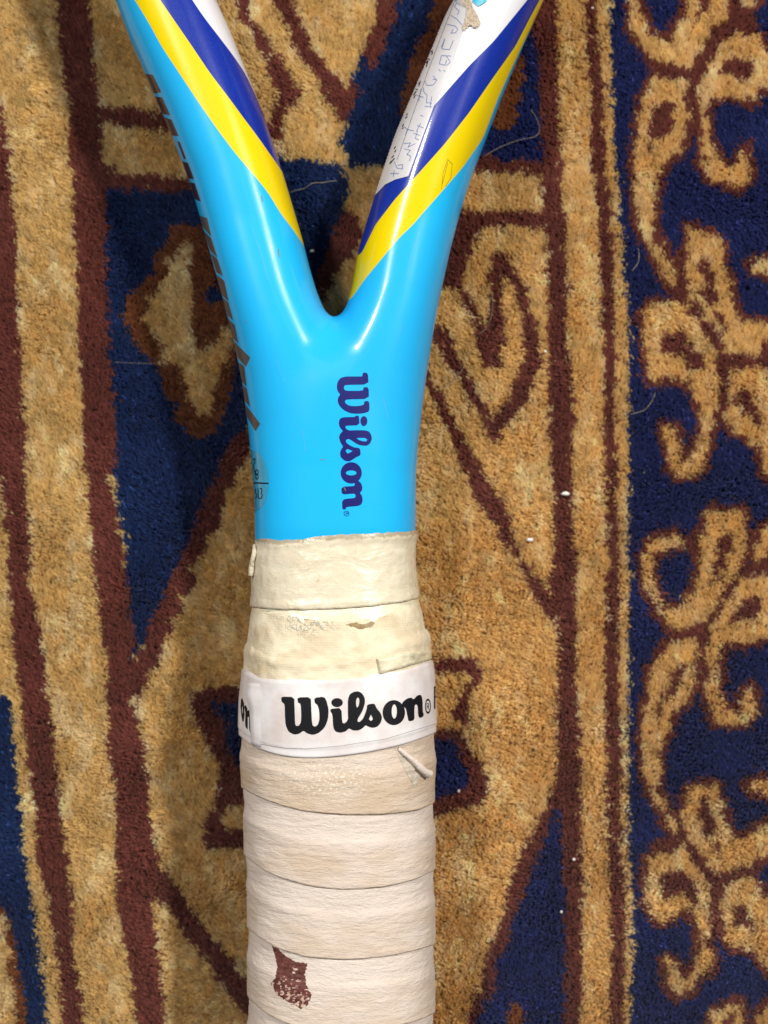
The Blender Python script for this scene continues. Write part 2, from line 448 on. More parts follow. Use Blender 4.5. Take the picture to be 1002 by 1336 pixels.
g1 = mat_flat('dark_purple_foil', (.022, .012, .035), .3, coat=.3); g2 = mat_flat('taupe_foil', (.095, .08, .075), .35, coat=.3)
c1 = (4.455, 150, 0); c2 = (4.455, 230, 280)
seg1 = [[(160, 425), (220, 435), (270, 535), (215, 545)], [(222, 560), (275, 565), (322, 670), (262, 655)], [(265, 675), (330, 695), (370, 790), (315, 785)],
        [(362, 820), (378, 825), (415, 925), (400, 920)], [(370, 935), (425, 945), (460, 1040), (412, 1035)], [(417, 1055), (465, 1065), (500, 1172), (455, 1150)]]
seg2 = [[(120, 0), (180, 20), (205, 130), (160, 75)], [(150, 85), (203, 135), (240, 250), (200, 210)], [(200, 225), (238, 255), (272, 355), (235, 335)],
        [(230, 345), (280, 385), (305, 505), (265, 465)], [(265, 475), (303, 510), (332, 615), (300, 585)], [(295, 600), (340, 640), (362, 752), (330, 715)],
        [(325, 725), (365, 765), (430, 830), (405, 885), (350, 820)], [(350, 850), (395, 880), (410, 1000), (380, 970)], [(380, 985), (410, 1010), (430, 1117), (400, 1085)],
        [(395, 1095), (440, 1150), (488, 1215), (460, 1260), (410, 1170)]]
for segs, c, mt in ((seg1, c1, g1), (seg2, c2, g2)):
    for s in segs:
        p = T(s, *c); xs = [a for a, b in p]; ys = [b for a, b in p]
        decal('side_lettering', lambda x, y, p=p: polysdf(x, y, p), (min(xs) - 1, min(ys) - 1, max(xs) + 1, max(ys) + 1), .8, bvh_frame, mt, frame)

m_clear = mat_flat('clear_size_sticker', (.05, .42, .70), .25, coat=1.0); m_ink = mat_flat('black_ink', (.006, .006, .009), .55, spec=.2)
oval = decal('size_sticker', lambda x, y: ellsdf(x, y, 327, 628, 24, 41), (318, 585, 353, 672), .8, bvh_frame, m_clear, frame, .3)
def sizes(x, y):
    d = linesdf(x, y, [(331, 630), (350, 630.6)], 1.8)
    def st(p, wd=1.1):
        nonlocal d; d = np.minimum(d, linesdf(x, y, p, wd))
    st([(330.4, 600), (333, 598), (333, 604), (331, 607)]); st([(331, 608), (333.6, 619)])
    for cy_ in (616, 622): d = np.minimum(d, np.abs(ellsdf(x, y, 335.6, cy_, 1.7, 2.9)) - .5)
    st([(334.4, 638), (333.2, 640), (333.8, 643), (335.6, 645), (335.2, 649), (333.4, 649.5)])
    st([(337, 637.5), (337.6, 650), (340, 650)])
    st([(339.6, 637.5), (341.4, 637), (342.2, 640), (341, 643), (342.6, 646), (341.6, 650), (339.8, 650.3)])
    return d
decal('size_print', sizes, (326, 594, 353, 653), .5, bvh_frame, m_ink, frame, .5)

# paper sticker with handwriting on the right arm
m_stk = mat_flat('worn_white_sticker', (.66, .65, .68), .35, bumpd=.0001, scale=120, var=.14)
stk = [(640, -60), (618, 0), (607, 30), (586, 95), (567, 137), (550, 183), (533, 230), (516, 234.5), (503, 241), (493, 252), (480, 262), (470, 250), (520, 120), (560, 40), (580, -60)]
sticker = decal('paper_sticker', lambda x, y: polysdf(x, y, stk), (470, -60, 640, 262), 1.5, bvh_frame, m_stk, frame, .8)
hw = (5.14, 480, 0)
ink = [[(605, -40), (625, -10), (590, 10), (620, 35)], [(600, 20), (585, 50), (615, 75), (605, 100)], [(560, 105), (600, 130), (632, 168)],
       [(535, 165), (590, 178), (605, 200), (590, 222), (560, 225)], [(560, 225), (575, 200)], [(497, 318), (520, 260), (500, 330), (550, 335), (575, 275)],
       [(497, 375), (560, 378)], [(497, 375), (482, 430), (520, 440), (530, 405)], [(530, 378), (555, 420), (530, 440)],
       [(478, 466), (490, 480)], [(510, 475), (520, 480)], [(440, 510), (465, 540), (440, 572), (400, 575), (385, 545)], [(440, 535), (462, 535)],
       [(375, 590), (380, 620), (400, 640)], [(330, 640), (375, 655)], [(360, 600), (345, 680)], [(400, 640), (395, 690), (430, 695)], [(385, 715), (430, 720)], [(430, 650), (420, 720)],
       [(355, 775), (372, 782)], [(335, 845), (375, 860)], [(355, 830), (330, 880)], [(310, 895), (350, 910)], [(335, 880), (320, 930), (345, 940)],
       [(245, 850), (270, 870), (310, 880)], [(270, 870), (255, 910)], [(245, 965), (290, 960), (270, 990), (320, 965)], [(250, 1000), (290, 1010)], [(265, 1035), (290, 1050), (280, 1080)], [(285, 1010), (265, 1040)],
       [(180, 1085), (200, 1130), (235, 1135), (235, 1105), (205, 1110)], [(155, 1165), (210, 1165)], [(180, 1145), (175, 1185)]]
ink = [T(s, *hw) for s in ink]
def handw(x, y):
    d = np.full(x.shape, 9.0)
    for s in ink: d = np.minimum(d, linesdf(x, y, s, .85))
    return d
decal('handwriting', handw, (505, -10, 606, 235), .5, bvh_frame, mat_flat('faded_blue_pen', (.22, .28, .55), .5, var=.4, scale=2500), frame, 1.05)
dots = [[(425, 355), (437, 340)], [(440, 352), (432, 368)], [(405, 395), (420, 402)], [(395, 425), (408, 408), (396, 450)], [(345, 565), (357, 548)], [(352, 560), (345, 580)],
        [(325, 600), (338, 605)], [(310, 640), (328, 615)], [(312, 660), (322, 640)], [(262, 775), (270, 765)], [(255, 795), (268, 785)], [(236, 850), (243, 835)], [(235, 865), (242, 858)],
        [(180, 1000), (190, 985)], [(184, 1022), (192, 1010)], [(165, 1060), (178, 1045)], [(172, 1075), (182, 1065)], [(150, 1100), (166, 1085)], [(155, 1090), (170, 1078)]]
dots = [T(s, *hw) for s in dots]; rule = T([(660, -150), (590, 0), (410, 470), (200, 1075)], *hw)
def dotf(x, y):
    d = linesdf(x, y, rule, .45)
    for s in dots: d = np.minimum(d, linesdf(x, y, s, 1.1))
    return d
decal('printed_lines', dotf, (506, -20, 610, 218), .5, bvh_frame, m_ink, frame, 1.1)
torn = chaikin([(603, -8), (612, -4), (618, 12), (623, 20), (627, 32), (621, 39), (614, 33), (606, 41), (603, 38), (608, 25), (611, 12), (602, 4)], 1)
decal('torn_paper_residue', lambda x, y: polysdf(x, y, torn) + 2.0 * (vnoise(x * .7, y * .7) - .45), (598, -12, 632, 45), .7, bvh_frame, mat_flat('tan_glue_residue', (.66, .54, .40), .6, bumpd=.0006, scale=1500, var=.4), frame, 2.0)
decal('blue_paint_patch', lambda x, y: polysdf(x, y, [(617, -30), (645, -30), (634, 3), (624, 9), (617, 2)]), (615, -32, 648, 10), .9, bvh_frame, mat_flat('cyan_paint', (.03, .45, .66), .3, coat=.4), frame, 1.3)
grime = mat_flat('scratch_grime', (.22, .17, .03), .6); pale_s = mat_flat('pale_scratch', (.30, .55, .70), .5)
for q, wq, mq in [([(576, 247), (578, 225), (584, 208), (590, 214), (588, 232), (581, 243)], .5, grime), ([(584, 212), (577, 240)], .5, grime), ([(341, 256), (342.5, 263)], 1.1, grime),
              ([(363, 325), (364, 335)], 1.1, grime), ([(449, 636), (451, 640)], 1, grime), ([(418, 599), (423, 600)], 1, grime), ([(320, 419), (321, 421)], 1, grime),
              ([(330, 300), (344, 341), (349, 366)], .4, pale_s), ([(500, 520), (507, 548)], .4, pale_s), ([(548, 300), (535, 338), (531, 360)], .4, pale_s), ([(395, 560), (399, 590)], .35, pale_s), ([(360, 470), (372, 498)], .35, pale_s), ([(525, 420), (519, 447)], .35, pale_s)]:
    xs = [a for a, b in q]; ys = [b for a, b in q]
    decal('scratch', lambda x, y, q=q, wq=wq: linesdf(x, y, q, wq), (min(xs) - 1.5, min(ys) - 1.5, max(xs) + 1.5, max(ys) + 1.5), .5, bvh_frame, mq, frame, .35)

# ------------------------------------------------------------------ handle
HP = 2.5
def hc(Y): return (HL(Y) + HR(Y)) / 2, (HR(Y) - HL(Y)) / 2
def ring(theta):
    s, c = np.sin(theta), np.cos(theta)
    rr = (np.abs(s) ** HP + np.abs(c) ** HP) ** (-1 / HP)
    return rr * s, rr * c
HASP = .93
def hpoint(theta, Y, off):
    c, wd = hc(Y); a, b = ring(theta)
    return c + a * (wd - 1.5 + off), Y, b * (wd * HASP + off)
NTH = 360
TH = np.linspace(-math.pi, math.pi, NTH, endpoint=False)
def edge_fn(pts):
    """edge of a wrap: measured across the front, carried round the back"""
    pts = sorted(pts); px = np.array([p[0] for p in pts], float); py = np.array([p[1] for p in pts], float)
    y = np.full(NTH, py.mean())
    for _ in range(6):
        x, _, z = hpoint(TH, y, 0); z = np.maximum(z, 0)
        sx = CX + (x - CX) * D / (D - z); p = np.interp(sx, px, py)
        y = CY + (p - CY) * (D - z) / D
    fr = np.abs(TH) <= math.pi / 2
    yl, yr = y[fr][0], y[fr][-1]
    back = ~fr
    t = (TH[back] % (2 * math.pi) - math.pi / 2) / math.pi
    y[back] = yr + (yl - yr) * t
    k = np.ones(17) / 17
    for _ in range(3): y = np.convolve(np.concatenate([y[-8:], y, y[:8]]), k, 'valid')
    return y
EDG = {}
def wrap(name, ytop, ybot, prof, mat, nrow=30, ext=9, lab=None, extra=None, jag=0.0, jtop=0.0, drop=6):
    j = (vnoise(TH * 9 + 40, TH * 0 + 3, 5) - .5) * jag + (vnoise(TH * 45 + 400, TH * 0 + 7, 6) - .5) * jag * .5
    jt = (vnoise(TH * 14 + 40, TH * 0 + 13, 8) - .5) * jtop + (vnoise(TH * 60 + 400, TH * 0 + 9, 9) - .5) * jtop * .7
    ytop = ytop + jt; ybot = ybot + j
    ss = np.concatenate([[-.001] * 1, np.linspace(0, 1, nrow), [1.0, 1.0]])
    rows = []; at = dict(u=[], v=[], s=[], edge=[], glue=[], tan=[])
    specs = [(0, -drop, -ext)] + [(s, None, 0) for s in np.linspace(0, 1, nrow)] + [(1, 'in1', .6), (1, 'in2', .4)]
    for s, o, ex in specs:
        Y = ytop + (ybot - ytop) * s + ex
        off = prof(s, TH, Y)
        if o == 'in1': off = off - 1.2
        elif o == 'in2': off = off - 7
        elif o is not None: off = off + o
        x, yy, z = hpoint(TH, Y, off); rows.append(np.stack([x, np.broadcast_to(yy, x.shape), z], 1))
        at['u'].append(TH * 1.25); at['v'].append(Y / 100); at['s'].append(np.full(NTH, s))
        at['edge'].append(np.minimum(Y - ytop, ybot - Y))
        e = extra(TH, Y, s) if extra else (0 * TH, 0 * TH)
        at['glue'].append(e[0]); at['tan'].append(e[1])
    V = np.concatenate(rows); nr = len(rows)
    i = np.arange(nr - 1)[:, None] * NTH + np.arange(NTH)[None]; i2 = np.arange(nr - 1)[:, None] * NTH + (np.arange(NTH)[None] + 1) % NTH
    Fq = np.stack([i, i + NTH, i2 + NTH, i2], -1).reshape(-1, 4)
    o = mesh_obj(name, V, Fq, mat, racket, {k: np.concatenate(v) for k, v in at.items()})
    if lab: o['label'] = lab
    return o, bvh_of(V, Fq)
def nz(a, b, k=0): return lambda th, Y: vnoise(th * a + 50, Y / b, k)

e_top = edge_fn([(300, 707), (336, 706), (360, 711), (390, 712), (411, 706), (450, 703), (495, 702), (545, 698)])
e_a = edge_fn([(310, 790), (328, 791), (360, 795), (420, 795), (480, 791), (525, 785), (548, 779), (570, 776)])
e_b = edge_fn([(310, 795), (328, 797), (354, 803), (390, 810), (435, 816), (480, 813), (522, 801), (554, 792), (575, 786)])
e_b2 = e_b + 3
e_c = edge_fn([(300, 842), (320, 846), (343, 858), (390, 868), (430, 868), (474, 858), (520, 843), (562, 826), (575, 820)])
e_d = edge_fn([(300, 868), (317, 874), (343, 890), (387, 890), (430, 890), (474, 886), (532, 874), (566, 863), (580, 858)])
e_e = edge_fn([(300, 953), (314, 958), (335, 976), (372, 987), (416, 989), (474, 982), (532, 969), (569, 954), (580, 950)])
s1 = edge_fn([(300, 1018), (317, 1028), (343, 1042), (387, 1057), (445, 1063), (503, 1062), (546, 1057), (567, 1046), (580, 1042)])
s2 = edge_fn([(300, 1105), (320, 1114), (343, 1135), (387, 1152), (430, 1161), (474, 1160), (532, 1151), (568, 1134), (580, 1130)])
s3 = edge_fn([(300, 1200), (322, 1208), (343, 1225), (372, 1242), (416, 1251), (459, 1252), (517, 1246), (568, 1231), (580, 1227)])
s4 = s3 + 88; s5 = s4 + 88; s6 = s5 + 88; s7 = s6 + 88

def lumps(th, Y, a=1.0, k=0): return a * ((vnoise(th * 5 + 9, Y / 22, k) - .5) * 1.6 + (vnoise(th * 14 + 9, Y / 7, k + 1) - .5) * .9)
rub = mat_rubber(); clo = mat_cloth(); pal = mat_rubber((.84, .80, .62), (.74, .66, .46)); gri = mat_grip(); pap = mat_paper()
_, bvh_collar = wrap('collar_tape', e_top, e_a, lambda s, th, Y: 1.0 + lumps(th, Y, .8) + 1.5 * np.exp(-((s) / .06) ** 2) + 1.6 * np.exp(-((s - .93) / .05) ** 2) * vnoise(th * 4 + 3, Y * 0, 3), rub, 34, 6, 'glossy cream rubber tape at the top of the handle', None, .8, 1.6, 2)
pal_o, bvh_pal = wrap('underlay_strip', e_a - 2, e_b, lambda s, th, Y: -1.8 + lumps(th, Y, .6, 4), pal, 14, 4, 'thin pale strip of tape with a ragged lower edge', None, 7.0, 0, 2)
def ex_c(th, Y, s):
    g = np.exp(-((th + .28) / .28) ** 2 - ((Y - 800) / 15) ** 2) * 1.3
    return (np.clip(g, 0, 1), 0 * th)
cl_o, bvh_cl = wrap('cloth_tape', e_b - 3, e_c, lambda s, th, Y: -1.6 + lumps(th, Y, 1.2, 7) + 1.2 * np.exp(-((s - .95) / .1) ** 2), clo, 24, 4, 'upper turn of woven cream cloth tape with shiny glue on it', ex_c, 2.0, 0, 2)
cl2_o, bvh_cl2 = wrap('cloth_tape', e_c - 2, e_d + 8, lambda s, th, Y: 1.2 * np.exp(-((s - .12) / .15) ** 2) + .3 + lumps(th, Y, 1.4, 12), clo, 20, 5, 'lower turn of cream cloth tape just above the paper band', ex_c, 0, 0, 2)
band_o, bvh_band = wrap('paper_band', e_d, e_e, lambda s, th, Y: 1.4 + .5 * (vnoise(th * 4 + 2, Y / 40, 2) - .5) + .9 * (s < .905) + .9 * np.exp(-((th + 1.1) / .06) ** 2) * np.sin(s * 5 + 1), pap, 44, 4, 'white glossy paper band with black lettering', None, 0, .6, 3)
def gprof(seed):
    def f(s, th, Y):
        rise = 1 / (1 + np.exp(-(s - .38 - .07 * (vnoise(th * 3 + seed, Y * 0 + seed, 3) - .5)) * 22))
        return -2.6 + 2.6 * rise + .8 * np.exp(-((s - .42) / .07) ** 2) + .5 * s + 1.5 * (vnoise(th * 3 + seed, Y / 30, seed) - .5) + .7 * (vnoise(th * 9 + seed, Y / 5.0, seed + 1) - .5) + .6 * (vnoise(th * 5, Y / 2.6, seed + 3) - .5)
    return f
def ex_first(th, Y, s):
    g = np.exp(-((th + .12) / .5) ** 2 - ((s - .45) / .32) ** 2)
    return (np.clip(g * 1.2, 0, 1), .42 + .5 * (vnoise(th * 3 + 30, Y / 18, 4) - .35))
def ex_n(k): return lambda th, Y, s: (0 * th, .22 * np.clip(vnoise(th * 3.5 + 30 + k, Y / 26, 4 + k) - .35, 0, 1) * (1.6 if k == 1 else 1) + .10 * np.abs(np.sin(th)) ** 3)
g_lab = ['topmost grip wrap, tan and scuffed, under the paper band', 'second grip wrap with tan dirt along its lower edge', 'third grip wrap, pinkish white', 'fourth grip wrap with a dark red stain']
seams = [e_e - 6, s1, s2, s3, s4, s5, s6, s7]; bv = []
for k in range(7):
    o, b = wrap('grip_wrap', seams[k], seams[k + 1], gprof(20 + 5 * k), gri, 64, 7, g_lab[k] if k < 4 else None, ex_first if k == 0 else ex_n(k), .6, 0, 4)
    bv.append((o, b))
# rounded end of the handle
cap_y = np.linspace(0, 1, 8); V = []; 
for t in cap_y:
    x, y, z = hpoint(TH[::6], s7.mean() - 6 + 14 * math.sin(t * math.pi / 2) + 0 * TH[::6], 0)
    c = hc(s7.mean())[0]; k = math.cos(t * math.pi / 2) * .25 + .75 if t < 1 else .0
    V.append(np.stack([c + (x - c) * k, y, z * k], 1))
V = np.concatenate(V); n = NTH // 6
Fq = [(r * n + i, (r + 1) * n + i, (r + 1) * n + (i + 1) % n, r * n + (i + 1) % n) for r in range(7) for i in range(n)]
mesh_obj('butt_cap', V, Fq, mat_flat('black_cap', (.03, .03, .03), .5), racket)

# lettering on the paper band
C_ = (9.11, 360, 890); D_ = (8.71, 460, 880); E_ = (13.36, 305, 880)
W2 = T([(65, 172), (218, 175), (222, 300), (228, 500), (245, 522), (275, 515), (298, 480), (302, 400), (295, 255), (262, 245), (255, 180), (415, 178), (420, 300), (430, 510), (465, 530), (500, 505), (518, 440), (515, 340), (495, 270), (462, 250), (455, 185), (575, 172), (605, 230), (628, 330), (620, 440), (580, 540), (510, 605), (440, 628), (370, 610), (328, 575), (280, 612), (220, 625), (150, 590), (115, 510), (108, 400), (105, 260), (75, 240), (65, 215)], *C_)
I2 = T([(645, 318), (778, 303), (788, 480), (810, 492), (840, 470), (858, 435), (855, 350), (855, 200), (880, 140), (930, 112)], *C_) + \
     T([(66, 190), (110, 215), (140, 270), (140, 330), (110, 420), (60, 500), (55, 535), (80, 540), (120, 500), (160, 400), (165, 340), (250, 328), (270, 380), (320, 440), (335, 490), (320, 550), (280, 595), (230, 607), (180, 595), (150, 575), (110, 615), (60, 638), (0, 635)], *D_) + \
     T([(900, 565), (868, 548), (830, 585), (770, 602), (710, 590), (680, 540), (672, 380), (648, 350)], *C_)
lh2 = T([(60, 258), (78, 280), (75, 340), (52, 382), (38, 340), (42, 280)], *D_); sh2 = T([(208, 455), (232, 505), (210, 528), (185, 508)], *D_)
N2 = T([(560, 320), (620, 270), (670, 262), (690, 285), (740, 232), (780, 232), (795, 300), (795, 420), (808, 450), (800, 480), (760, 495), (745, 470), (740, 370), (730, 340), (705, 345), (700, 420), (702, 520), (635, 535), (622, 470), (605, 385), (575, 365)], *D_)
on1 = T([(130, 430), (150, 410), (180, 500), (190, 700), (175, 820), (155, 820), (135, 720), (120, 560)], *E_); on2 = T([(148, 540), (160, 560), (162, 660), (152, 690), (145, 620)], *E_)
on3 = T([(185, 560), (210, 530), (240, 600), (240, 640), (280, 605), (300, 620), (302, 900), (318, 1040), (295, 1030), (272, 950), (268, 740), (245, 735), (245, 960), (210, 920), (200, 850), (205, 660)], *E_)
def word_black(x, y):
    d = polysdf(x, y, chaikin(W2, 1)); d = np.minimum(d, ellsdf(x, y, 360 + 727 / 9.11, 890 + 243 / 9.11, 7.5, 5.9))
    i = polysdf(x, y, chaikin(I2, 1)); i = np.maximum(i, -polysdf(x, y, chaikin(lh2, 1))); i = np.maximum(i, -polysdf(x, y, sh2)); d = np.minimum(d, i)
    o = np.maximum(ellsdf(x, y, 460 + 468 / 8.71, 880 + 433 / 8.71, 14.6, 16.3), -ellsdf(x, y, 460 + 473 / 8.71, 880 + 420 / 8.71, 3.4, 9.2))
    d = np.minimum(d, o); d = np.minimum(d, polysdf(x, y, chaikin(N2, 1)))
    rx, ry = 460 + 855 / 8.71, 880 + 360 / 8.71
    d = np.minimum(d, np.abs(ellsdf(x, y, rx, ry, 3.3, 8.6)) - .5)
    for s in ([(-1.2, 4), (-1.2, -4)], [(-1.2, -4), (1.2, -3)], [(1.2, -3), (1, 0)], [(1, 0), (-1.2, 0)], [(0, 0), (1.4, 4)]): d = np.minimum(d, linesdf(x, y, [(rx + a, ry + b) for a, b in s], .8))
    return d
decal('maker_wordmark', word_black, (365, 895, 565, 965), .7, bvh_band, m_ink, band_o, .25)
decal('wrapped_lettering', lambda x, y: np.minimum(np.maximum(polysdf(x, y, on1), -polysdf(x, y, on2)), polysdf(x, y, on3)), (311, 908, 331, 960), .5, bvh_band, m_ink, band_o, .25)
decal('wrapped_lettering', lambda x, y: np.minimum(linesdf(x, y, [(567, 896), (567, 924)], 1.8), np.minimum(linesdf(x, y, [(567, 897), (572, 897)], 2.4), linesdf(x, y, [(567, 909), (572, 908)], 2.4))), (564, 893, 573, 926), .5, bvh_band, m_ink, band_o, .25)
rl = [(329, 966), (335, 970), (372, 976), (401, 977), (445, 973), (503, 964), (569, 944)]
decal('printed_rule', lambda x, y: linesdf(x, y, rl, .55), (327, 940, 570, 979), .5, bvh_band, mat_flat('grey_print', (.25, .22, .24), .5), band_o, .25)

# overlapping end of the paper band, lifting at its torn corner
def strip_mesh(name, P, Q, n, bvh, lift, mat, parent, curl):
    V = []; 
    for i in range(n + 1):
        for j in range(5):
            a = np.array(P(i / n)); b = np.array(Q(i / n)); p = a + (b - a) * j / 4
            h = cast(bvh, p[0], p[1], lift + curl(i / n, j / 4), True); V.append(tuple(h))
    V = np.array(V); k = (n + 1) * 5
    V2 = V.copy(); V2[:, 2] -= .7
    F = [(i * 5 + j, i * 5 + j + 1, (i + 1) * 5 + j + 1, (i + 1) * 5 + j) for i in range(n) for j in range(4)]
    F += [tuple(k + q for q in f[::-1]) for f in F]
    rim = [i * 5 for i in range(n + 1)] + [n * 5 + j for j in range(1, 5)] + [i * 5 + 4 for i in range(n - 1, -1, -1)] + [j for j in range(3, 0, -1)]
    for a, b in zip(rim, rim[1:] + rim[:1]): F.append((a, b, b + k, a + k))
    return mesh_obj(name, np.concatenate([V, V2]), F, mat, parent, dict(u=np.concatenate([V[:, 0], V[:, 0]]) / 100, v=np.concatenate([V[:, 1], V[:, 1]]) / 100))
strip_mesh('overlapping_end', lambda t: (326.5 + 2.5 * t - 2 * (1 - t) ** 3, 891 + 80 * t), lambda t: (350, 893 + 86 * t), 18, bvh_band, .5, pap, band_o,
           lambda t, j: 1.5 * (1 - j) ** 2 - 1.3 * j + 3.5 * math.exp(-((t - .22) / .14) ** 2) * (1 - j) ** 2)

strip_mesh('tape_patch', lambda t: (492 + 72 * t, 858 - 11 * t + 1.2 * math.sin(t * 9)), lambda t: (495 + 69 * t, 880 - 20 * t), 20, bvh_cl2, 1.6, pal, cl2_o,
           lambda t, j: 1.5 * math.exp(-(t / .08) ** 2) + .8 * (1 - j) ** 3)
def crack(x, y):
    return np.abs(y - (798.5 - .02 * (x - 330) + 1.5 * (vnoise(x / 9, x * 0, 3) - .5))) - 1.1 * np.clip(1.2 - (x - 328) / 45, .0, 1) * vnoise(x / 5, y * 0, 8) + .25
decal('dark_gap', crack, (330, 790, 380, 806), .5, bvh_pal, mat_flat('dark_gap_tone', (.10, .085, .04), .7), pal_o, .3)  # dark olive line painted along the crack in the tape
rag = [(452, 815), (462, 812.5), (474, 814), (486, 811), (490, 813), (484, 818), (470, 821), (460, 818)]
decal('brown_gap', lambda x, y: polysdf(x, y, rag) + 1.6 * (vnoise(x * .5, y * .5, 5) - .5), (448, 806, 494, 824), .6, bvh_cl, mat_flat('brown_glue', (.36, .25, .10), .5, var=.5, scale=1800), cl_o, .35)
# rolled-up torn flap of overgrip under the band
def roll(name, path, r0, r1, mat, parent, bvh, lab=None):
    V = []; A = 12; n = len(path)
    tur = 1.5
    pts = [cast(bvh, x, y, 2.0 + l, True) for x, y, l in path]
    for i, p in enumerate(pts):
        d = (pts[min(i + 1, n - 1)] - pts[max(i - 1, 0)]).normalized(); sd = d.cross(Vector((0, 0, 1))).normalized(); up = sd.cross(d)
        r = r0 + (r1 - r0) * i / (n - 1)
        for k in range(A * 2):
            a = k / A * math.pi * tur; rr = r * (1 - .25 * k / (A * 2)) * (1 + .12 * math.sin(i * 2.1 + k))
            V.append(tuple(p + sd * math.cos(a) * rr + up * math.sin(a) * rr))
    m_ = A * 2
    F = [(i * m_ + k, (i + 1) * m_ + k, (i + 1) * m_ + k + 1, i * m_ + k + 1) for i in range(n - 1) for k in range(m_ - 1)]
    V = np.array(V)
    o = mesh_obj(name, V, F, mat, parent, dict(u=V[:, 0] / 100, v=V[:, 1] / 100, s=np.full(len(V), .2)))
    if lab: o['label'] = lab
    return o
g0, b0 = bv[0]
roll('torn_flap', [(519, 976, -1), (525, 982, 1), (531, 988, 2), (537, 994, 3), (543, 1000, 3.4), (549, 1005, 3.8), (554, 1010, 4)], 2.2, 5.6, gri, g0, b0, 'small rolled-up torn flap of tape')
m_under = mat_flat('grey_underside', (.58, .51, .42), .6, bumpd=.0004, scale=900, var=.2)
decal('exposed_patch', lambda x, y: polysdf(x, y, [(514, 974), (528, 988), (548, 1012), (541, 1028), (531, 1010), (522, 992)]), (512, 972, 550, 1030), .9, b0, m_under, g0, .5)
roll('peeled_tape_lump', [(334, 712, 0), (335, 722, 1.5), (333, 732, 2), (332, 742, 2), (331, 750, 1)], 2.6, 4.2, mat_flat('aged_cream_rubber', (.62, .56, .42), .45, bumpd=.0006, scale=700, var=.3), racket, bvh_collar, 'small lump of peeled tape at the collar edge')

# dark red stain on the fourth wrap
st_p = T([(190, 912), (215, 925), (262, 965), (300, 985), (350, 990), (340, 1040), (345, 1090), (368, 1130), (350, 1180), (320, 1195), (260, 1165), (210, 1130), (185, 1080), (205, 1060), (215, 1000)], 3.455, 300, 970)
def stain(x, y):
    n = vnoise(x * .45, y * .45, 3) * .55 + vnoise(x * .3 + 9, y * .9, 4) * .45
    hole = np.clip((y - 1262) / 40, 0, 1) + .6 * np.exp(-((x - 384) / 9) ** 2 - ((y - 1266) / 6) ** 2)
    edge = polysdf(x, y, st_p) + (vnoise(x * .5, y * .5, 9) - .5) * 2.4
    return np.maximum(edge, (n - (.80 - .24 * hole)) * 10)
m_st = NT('dark_red_stain'); ns = m_st.noise(m_st.obj(), 1300, 4, .7)
m_st.set(Base_Color=m_st.mix(m_st.ramp(ns, .35, .65), (.055, .012, .009), (.17, .05, .038)), Roughness=.6)
allb = bv[3]
m_sm = NT('smeared_stain'); nm = m_sm.noise(m_sm.obj(), 900, 5, .7)
m_sm.set(Base_Color=m_sm.mix(m_sm.ramp(nm, .38, .62), (.66, .52, .44), (.34, .15, .11)), Roughness=.62)
decal('stain', lambda x, y: polysdf(x, y, st_p) + 2.0 + (vnoise(x * .4, y * .9, 19) - .5) * 5, (350, 1228, 412, 1320), .7, allb[1], m_sm.m, allb[0], .22)
decal('stain', stain, (350, 1228, 412, 1320), .7, allb[1], m_st.m, allb[0], .35)

# ------------------------------------------------------------------ rug pattern
# 0 gold, 1 brown, 2 navy, 3 rust, 4 cream ; painted on a grid covering the weave
PW, PH = 1002, 1336
gx, gy = np.meshgrid(np.arange(PW) + .5, np.arange(PH) + .5)
lab = np.zeros((PH, PW), np.int8)
def fill(poly, v, m=None):
    xs = [p[0] for p in poly]; ys = [p[1] for p in poly]
    a, b = max(int(min(xs)) - 1, 0), min(int(max(xs)) + 2, PW); c, d = max(int(min(ys)) - 1, 0), min(int(max(ys)) + 2, PH)
    if a >= b or c >= d: return
    i = inpoly(gx[c:d, a:b], gy[c:d, a:b], poly)
    (m if m is not None else lab)[c:d, a:b][i] = v
def stroke(pts, wd, v):
    xs = [p[0] for p in pts]; ys = [p[1] for p in pts]
    a, b = max(int(min(xs) - wd), 0), min(int(max(xs) + wd), PW); c, d = max(int(min(ys) - wd), 0), min(int(max(ys) + wd), PH)
    if a >= b or c >= d: return
    i = linesdf(gx[c:d, a:b], gy[c:d, a:b], pts, wd) < 0
    lab[c:d, a:b][i] = v
def vband(lp, rp, v): fill([(x, y) for y, x in lp] + [(x, y) for y, x in reversed(rp)], v)

# left part
fill([(-9, 905), (8, 905), (12, 915), (20, 1000), (25, 1060), (28, 1110), (38, 1165), (48, 1220), (55, 1290), (62, 1340), (-9, 1340)], 2)
fill([(-9, 1178), (8, 1183), (16, 1210), (22, 1250), (30, 1290), (32, 1340), (-9, 1340)], 3)
fill([(-9, 1187), (5, 1190), (10, 1205), (3, 1220), (12, 1240), (8, 1256), (17, 1285), (22, 1340), (-9, 1340)], 0)
vband([(130, -9), (400, -7), (560, -3), (640, 3), (700, 7), (760, 9), (800, 12), (850, 17), (900, 24), (960, 32), (1010, 37), (1065, 45), (1110, 45), (1130, 47), (1170, 62), (1220, 69), (1260, 75), (1300, 78), (1340, 80)],
      [(130, 0), (185, 8), (240, 13), (290, 18), (360, 20), (450, 24), (500, 28), (560, 30), (640, 32), (700, 37), (760, 36), (800, 46), (850, 55), (905, 60), (960, 68), (1010, 73), (1065, 79), (1095, 82), (1130, 88), (1170, 93), (1220, 95), (1260, 97), (1300, 105), (1340, 107)], 1)
